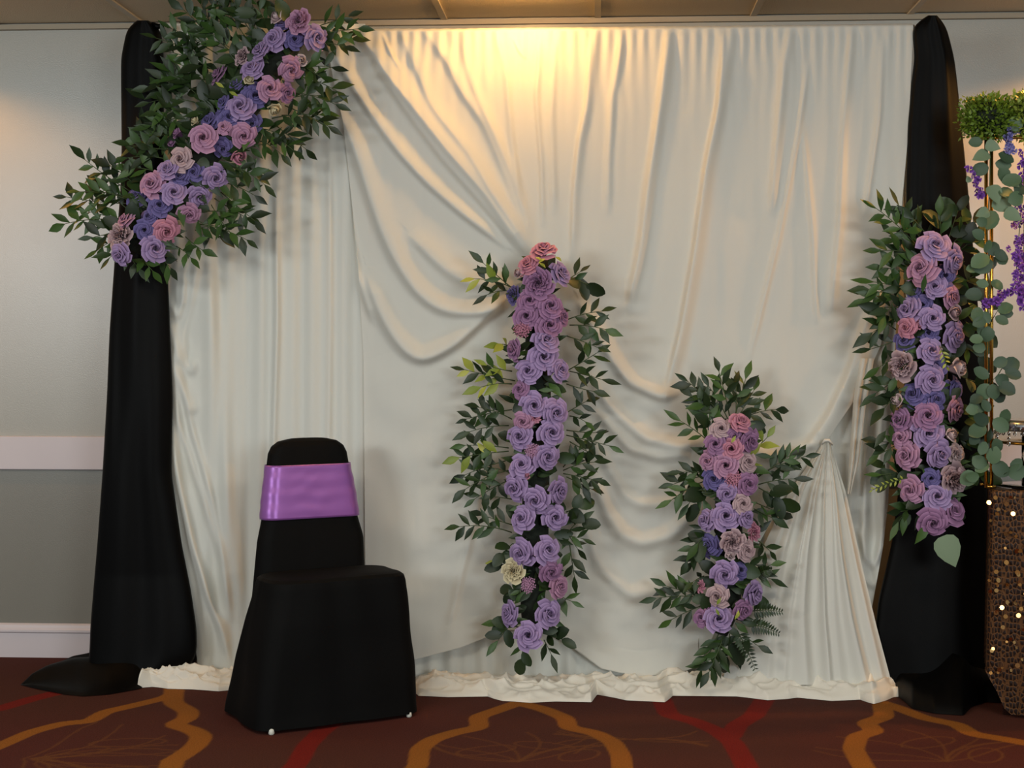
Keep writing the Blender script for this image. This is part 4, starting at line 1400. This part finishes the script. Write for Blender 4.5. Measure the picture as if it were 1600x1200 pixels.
put_leaf(g, g.location, P(1472, 838, YG - .11), Vector((.34, -.1, -.8)), Vector((0, -1, .1)), .115, 'G')
put_leaf(g, g.location, P(1450, 818, YG - .09), Vector((-.45, -.1, -.75)), Vector((.2, -1, .1)), .085, 'g')
put_leaf(g, g.location, P(1441, 458, YG - .15), Vector((.1, -.2, 1)), Vector((.3, -1, .1)), .07, 'g')

# ------------------------------------------------------------------ table with sequin cloth at the right edge
TY0, TY1 = -0.80, -0.48
tx0 = P(1545, 900, TY0).x
TROT = Matrix.Rotation(math.radians(-13), 4, 'Z')
TC = Vector((tx0, TY0, 0))


def turn(p):
    return TC + TROT @ (Vector(p) - TC)


tx1 = tx0 + 0.95
TZ = 0.770
sm = bpy.data.materials.new('gold_sequin_mesh')
sm.use_nodes = True
snt = sm.node_tree
sb = snt.nodes['Principled BSDF']
sb.inputs['Roughness'].default_value = 0.45
sb.inputs['Metallic'].default_value = 0.6
vt = snt.nodes.new('ShaderNodeTexVoronoi')
vt.feature = 'DISTANCE_TO_EDGE'
vt.inputs['Scale'].default_value = 84
vt.inputs['Randomness'].default_value = .55
stc = snt.nodes.new('ShaderNodeTexCoord')
smp = snt.nodes.new('ShaderNodeMapping')
smp.inputs['Scale'].default_value = (1.0, 1.0, .62)
snt.links.new(stc.outputs['Object'], smp.inputs[0])
snt.links.new(smp.outputs[0], vt.inputs['Vector'])
scr = snt.nodes.new('ShaderNodeValToRGB')
scr.color_ramp.elements[0].position = .04
scr.color_ramp.elements[0].color = (*lin((98, 62, 30)), 1)
scr.color_ramp.elements[1].position = .15
scr.color_ramp.elements[1].color = (*lin((34, 18, 10)), 1)
snt.links.new(vt.outputs['Distance'], scr.inputs[0])
snt.links.new(scr.outputs[0], sb.inputs['Base Color'])
sbp = snt.nodes.new('ShaderNodeBump')
sbp.inputs['Strength'].default_value = .7
sbp.inputs['Distance'].default_value = .004
snt.links.new(vt.outputs['Distance'], sbp.inputs['Height'])
snt.links.new(sbp.outputs[0], sb.inputs['Normal'])

troot = tag(empty('dessert_table', (tx0 + .48, (TY0 + TY1) / 2, 0)), 'table under a floor-length gold sequin cloth at the right edge', 'table')
T0 = troot.location.copy()
troot.location = turn(T0)
troot.rotation_euler = (0, 0, math.radians(-13))
tb = bmesh_obj('tabletop', lambda bm: box(bm, tx0 + .012 - T0.x, tx1 - .012 - T0.x, TY0 + .012 - T0.y, TY1 - .012 - T0.y, TZ - .03, TZ - .003, .004), M['glide'], troot)
for sx in (tx0 + .06, tx1 - .06):
    for sy in (TY0 + .05, TY1 - .05):
        vs, fs = tube([(sx - T0.x, sy - T0.y, 0), (sx - T0.x, sy - T0.y, TZ - .03)], .014, 8)
        link('leg', mesh('leg', vs, fs, M['silver']), troot)
# cloth: lofted skirt with soft folds
def cloth_loop(k):
    q = rrect(tx1 - tx0, TY1 - TY0, .03, 8, 40)
    return q


VV = []
for i in range(50):
    t = i / 49
    q = cloth_loop(t)
    ang = np.linspace(0, 1, len(q))
    dropz = TZ - t * (TZ - .012)
    # hem is looped up at the left corner
    flare = .010 * np.sin(ang * 2 * PI * 13 + 2) * t + .012 * t
    nrm = np.hypot(q[:, 0], q[:, 1])
    dirx, diry = q[:, 0] / nrm, q[:, 1] / nrm
    z = np.full(len(q), dropz)
    near = np.clip(1 - (q[:, 0] + (tx1 - tx0) / 2) / .06, 0, 1)
    z = np.maximum(z, (.012 + .15 * near))
    VV.append(np.stack([q[:, 0] + dirx * flare * .7, q[:, 1] + diry * flare, z], -1))
VV = np.array(VV)
VV[..., 0] += (tx0 + tx1) / 2
VV[..., 1] += (TY0 + TY1) / 2
c0 = VV[0].mean(0)
tops = np.array([c0 + (VV[0] - c0) * f for f in (.01, .5, .97)])
tops[..., 2] = TZ + .002
VV = np.concatenate([tops, VV], 0)
VV = np.array([turn(p) for p in VV.reshape(-1, 3)]).reshape(VV.shape)
clo = link('sequin_tablecloth', gridmesh('sequin_tablecloth', VV, sm, closed_u=True, flip=True))
tag(clo, 'gold sequin tablecloth covering the right-hand table down to the carpet', 'tablecloth')
# loose sequins that catch the light: discs on the visible faces of the cloth
M['sequin'] = mat('gold_sequin', (226, 176, 112), 0.18, metal=1.0)
dv, df = [(0, 0, .0006)], []
for k in range(10):
    a = 2 * PI * k / 10
    dv.append((math.cos(a), math.sin(a), 0))
for k in range(10):
    df.append((0, 1 + k, 1 + (k + 1) % 10))
sq = mesh('sequin', dv, df, M['sequin'], False)
for k in range(150):
    x = random.uniform(tx0 + .0, tx0 + .35)
    z = random.uniform(.14, TZ - .02)
    o = link('sequin', sq, clo)
    o.location = turn((x, TY0 - .016 - .008 * (1 - z / TZ), z))
    n = Vector((random.uniform(-.6, .6), -1, random.uniform(-.3, .8)))
    o.rotation_mode = 'QUATERNION'
    o.rotation_quaternion = n.to_track_quat('Z', 'Y')
    s = random.uniform(.004, .009)
    o.scale = (s, s, s)

# ------------------------------------------------------------------ gold stand with boxwood, eucalyptus and wisteria
YP = -0.745
sp = P(1545, 752, YP)
gs = tag(empty('gold_flower_stand', (sp.x, YP, TZ + .002)), 'slim gold pole stand twined with eucalyptus, boxwood and purple wisteria on the sequin table', 'flower stand')
G0 = gs.location.copy()


def gpart(name, vs, fs, m):
    return link(name, mesh(name, [Vector(v) - G0 for v in vs], fs, m), gs)


ztop = P(1545, 215, YP).z
x2 = sp.x + .42
for x, y_ in ((sp.x - .006, YP + .012), (sp.x + .008, YP - .004), (x2, YP)):
    gpart('pole', *tube([(x, y_, TZ + .002), (x, y_, ztop)], .0062, 10), M['gold'])
gpart('top_bar', *tube([(sp.x - .03, YP, ztop), (x2 + .03, YP, ztop)], .006, 8), M['gold'])
gpart('base_rail', *tube([(sp.x - .012, YP - .022, TZ + .008), (sp.x + .018, YP - .022, TZ + .008)], .005, 8), M['gold'])
gpart('base_rail', *tube([(sp.x - .012, YP + .072, TZ + .008), (sp.x + .018, YP + .072, TZ + .008)], .005, 8), M['gold'])
for x in (sp.x - .0, x2):
    gpart('base_rail', *tube([(x, YP - .025, TZ + .008), (x, YP + .075, TZ + .008)], .005, 8), M['gold'])


def boxwood(cx_, cy_, rx, ry, n, seed):
    r = random.Random(seed)
    vs, fs = [], []
    c = P(cx_, cy_, YP)
    sx, sz = rx * (YP - CAM.y) / F, ry * (YP - CAM.y) / F
    for k in range(n):
        d = Vector((r.gauss(0, 1), r.gauss(0, 1), r.gauss(0, 1))).normalized()
        rad = r.uniform(.55, 1.0) if r.random() < .93 else r.uniform(1.0, 1.18)
        # boxy clump: push outward to the faces
        m_ = max(abs(d.x), abs(d.y), abs(d.z)) ** .5
        p = c + Vector((d.x * sx, d.y * sx * .9, d.z * sz)) * (rad / m_ * .84)
        ld = (d + Vector((r.uniform(-1, 1), r.uniform(-1, 1), r.uniform(-.4, 1)))).normalized()
        nn_ = Vector((r.uniform(-1, 1), r.uniform(-1, .2), r.uniform(0, 1)))
        O = orient(ld, nn_)
        L_ = r.uniform(.013, .021)
        b = len(vs)
        for lx, ly in ((0, 0), (-.32, .45), (0, 1), (.32, .45)):
            vs.append(p + O @ Vector((lx * L_, ly * L_, .06 * L_ * abs(lx))) - G0)
        fs.append((b, b + 1, b + 2, b + 3))
    o = link('boxwood_foliage', mesh('boxwood_foliage', vs, fs, M['leaf_box'], False), gs)
    o['kind'] = 'stuff'
    # dark twiggy heart of the clump
    vs, fs = [], []
    bm = bmesh.new()
    bmesh.ops.create_icosphere(bm, subdivisions=3, radius=1)
    for v_ in bm.verts:
        k = .66 + .1 * noise.noise(v_.co * 3)
        v_.co = Vector((v_.co.x * sx * k, v_.co.y * sx * k, v_.co.z * sz * k)) + c - G0
    me = bpy.data.meshes.new('boxwood_heart')
    bm.to_mesh(me)
    bm.free()
    link('boxwood_heart', me, gs, M['core'])


boxwood(1542, 184, 44, 37, 2600, 1)
boxwood(1612, 180, 36, 42, 2200, 2)


def euca(pts, seedkey='e'):
    """eucalyptus strand: list of (px, py, length px, direction degrees)"""
    stp = [P(x, y, YP - .015) for x, y in pts['stem']]
    vs, fs = tube([p - stp[0] for p in stp], .0018, 5)
    s_ = link('eucalyptus_strand', mesh('eucalyptus_strand', vs, fs, M['stem']), gs)
    s_.location = stp[0] - G0
    for x, y, L_, a in pts['leaves']:
        b = P(x, y, YP - random.uniform(.01, .05))
        ar = math.radians(a)
        d = Vector((math.cos(ar), random.uniform(-.3, .1), math.sin(ar)))
        n = Vector((random.uniform(-.5, .5), -1, random.uniform(-.1, .6)))
        put_leaf(s_, stp[0], b, d, n, L_ * random.uniform(.75, 1.1) * (YP - CAM.y) / F, random.choice('eee' + seedkey))


euca({'stem': [(1548, 225), (1546, 300), (1542, 360), (1545, 400)], 'leaves': [(1535, 222, 26, 180), (1540, 225, 28, -20), (1560, 240, 26, -30), (1545, 240, 30, 200), (1545, 262, 34, 190), (1555, 255, 30, -10), (1562, 262, 28, -60), (1570, 280, 30, -30), (1548, 290, 30, -70),
      (1560, 300, 28, -10), (1565, 285, 30, 10), (1552, 312, 32, -30), (1570, 330, 30, -30), (1575, 315, 32, 20), (1585, 300, 28, 30), (1545, 330, 26, 200), (1515, 285, 14, 110), (1555, 330, 34, -120), (1542, 350, 22, 160), (1575, 200, 24, 30), (1590, 290, 26, -20)]}, 'G')
euca({'stem': [(1550, 390), (1540, 415), (1548, 450), (1543, 470), (1545, 500)], 'leaves': [(1538, 372, 26, 150), (1540, 395, 26, 80), (1545, 400, 30, -150), (1552, 410, 30, 200), (1555, 390, 30, -50), (1560, 395, 26, -60), (1530, 418, 26, 190), (1548, 440, 26, -30), (1545, 445, 22, 170), (1535, 460, 26, 180), (1530, 480, 24, -110), (1552, 400, 24, 90)]})
euca({'stem': [(1562, 480), (1550, 500), (1543, 520), (1540, 560)], 'leaves': [(1560, 488, 24, 30), (1555, 495, 26, -30), (1562, 490, 26, 0), (1545, 505, 22, 110), (1540, 525, 24, 130), (1536, 530, 22, 180), (1540, 545, 22, 170), (1545, 510, 26, -100), (1540, 500, 20, 200)]})
euca({'stem': [(1575, 560), (1560, 585), (1545, 600), (1535, 640)], 'leaves': [(1552, 570, 26, 20), (1566, 575, 28, 20), (1570, 580, 26, -20), (1545, 590, 28, 150), (1555, 590, 28, -20), (1560, 600, 26, -30), (1545, 600, 30, -120), (1552, 610, 32, -45), (1550, 600, 28, -80), (1535, 620, 26, 200), (1535, 625, 26, -60), (1540, 630, 28, -160), (1530, 640, 24, 180)]})
euca({'stem': [(1575, 650), (1558, 670), (1545, 690), (1535, 705)], 'leaves': [(1568, 662, 28, 80), (1552, 655, 26, -40), (1545, 660, 28, 160), (1540, 665, 30, -150), (1548, 668, 28, -100), (1535, 670, 26, 190), (1555, 685, 24, -80), (1540, 690, 26, -110), (1530, 680, 24, -140), (1540, 730, 26, 140), (1545, 725, 28, -150), (1550, 725, 26, 80), (1552, 722, 28, -45), (1558, 745, 26, 40), (1575, 742, 26, 20), (1560, 740, 28, 10), (1580, 735, 22, 50), (1530, 745, 28, 180), (1525, 740, 26, -150)]}, 'd')


def wisteria(path, wid, n, key, seed):
    r = random.Random(seed)
    q = resample(path, 40)
    stp = [P(x, y, YP - .01) for x, y in q[::6]]
    vs, fs = tube([p - stp[0] for p in stp], .0015, 4)
    s_ = link('wisteria_strand', mesh('wisteria_strand', vs, fs, M['stem']), gs)
    s_.location = stp[0] - G0
    for k in range(n):
        i = r.randrange(40)
        t = i / 39
        w = wid * (1 - .55 * t)
        b = P(q[i][0] + r.gauss(0, .5) * w, q[i][1] + r.uniform(-4, 4), YP - .01 - r.uniform(-.02, .03))
        o = link('floret', WIS[key], s_)
        o.rotation_mode = 'QUATERNION'
        o.rotation_quaternion = Vector((r.uniform(-1, 1), -1, r.uniform(-.6, .8))).to_track_quat('Z', 'Y') @ Matrix.Rotation(r.uniform(0, 6), 3, 'Z').to_quaternion()
        s = r.uniform(.010, .016)
        o.scale = (s, s, s)
        o.location = b - stp[0]


WIS = {}
for key in 'vu':
    pat = []
    for k in range(4):
        pat.append(petal_patch(k * PI / 2, .75, .05, -.1, .95 if k % 2 else .7, .35, .12, n=4, mtt=4))
    WIS[key] = build(pat, 'floret', PET[key])
wisteria([(1596, 325), (1592, 370), (1588, 410), (1590, 440), (1596, 470)], 16, 46, 'v', 1)
wisteria([(1600, 340), (1600, 420), (1602, 480)], 12, 30, 'v', 2)
wisteria([(1590, 448), (1572, 458), (1556, 470), (1535, 476)], 12, 26, 'v', 3)
wisteria([(1576, 190), (1580, 215), (1578, 238)], 15, 26, 'u', 4)
wisteria([(1520, 265), (1525, 285), (1532, 305)], 12, 14, 'v', 5)
wisteria([(1598, 240), (1600, 270), (1598, 290)], 8, 12, 'v', 6)

# ------------------------------------------------------------------ crystal-edged riser on the table
gm = bpy.data.materials.new('clear_acrylic')
gm.use_nodes = True
gb_ = gm.node_tree.nodes['Principled BSDF']
gb_.inputs['Base Color'].default_value = (.97, .97, .95, 1)
gb_.inputs['Roughness'].default_value = .04
gb_.inputs['Transmission Weight'].default_value = 1.0
gb_.inputs['IOR'].default_value = 1.46
YR = -0.69
rc = P(1628, 700, YR)
rr = tag(empty('crystal_riser', (rc.x, YR, TZ + .002)), 'clear cake riser with a silver rim of hanging crystals behind the gold pole', 'cake riser')
R0 = rr.location.copy()
rad = abs(P(1558, 700, YR).x - rc.x)


def lathe(prof, n=40):
    vs, fs = [], []
    for r_, z in prof:
        for k in range(n):
            a = 2 * PI * k / n
            vs.append((r_ * math.cos(a), r_ * math.sin(a), z))
    m_ = len(prof)
    for i in range(m_):
        for k in range(n):
            a, b = i * n, ((i + 1) % m_) * n
            fs.append((a + k, a + (k + 1) % n, b + (k + 1) % n, b + k))
    return vs, fs


zb = P(1580, 656, YR).z - R0.z
zb0 = P(1580, 672, YR).z - R0.z
zg = P(1580, 691, YR).z - R0.z
rin = abs(P(1597, 700, YR).x - rc.x)
rad = min(rad, .165)
vs, fs = lathe([(rad, zb0), (rad, zb), (.001, zb), (.001, zb - .004), (rad - .004, zb - .004), (rad - .004, zb0)])
link('silver_rim', mesh('silver_rim', vs, fs, M['silver']), rr)
vs, fs = lathe([(rin, .0), (rin, zb - .005), (rin - .004, zb - .005), (rin - .004, .0)])
link('acrylic_tube', mesh('acrylic_tube', vs, fs, gm), rr)
vs, fs = lathe([(rad - .01, zg - .004), (rad - .01, zg + .004), (rin + .001, zg + .004), (rin + .001, zg - .004)])
link('gold_ring', mesh('gold_ring', vs, fs, M['gold']), rr)
vs, fs = lathe([(rad, 0), (rad, .006), (.001, .006), (.001, 0)])
link('base_disc', mesh('base_disc', vs, fs, gm), rr)
bm = bmesh.new()
bmesh.ops.create_icosphere(bm, subdivisions=1, radius=1)
cme = bpy.data.meshes.new('crystal_bead')
bm.to_mesh(cme)
bm.free()
cme.materials.append(gm)
for k in range(36):
    a = 2 * PI * k / 36
    for j in range(3 if k % 3 == 0 else 1):
        o = link('crystal_bead', cme, rr)
        o.location = ((rad + .002) * math.cos(a), (rad + .002) * math.sin(a), zb0 - .008 - j * .018)
        s = (.0068, .0062, .0072)[j]
        o.scale = (s, s, s * 1.15)
for k in range(60):
    a = 2 * PI * k / 60
    o = link('crystal_stud', cme, rr)
    o.location = ((rad + .002) * math.cos(a), (rad + .002) * math.sin(a), (zb + zb0) / 2 + (.006 if k % 2 else -.006))
    o.scale = (.004, .004, .004)
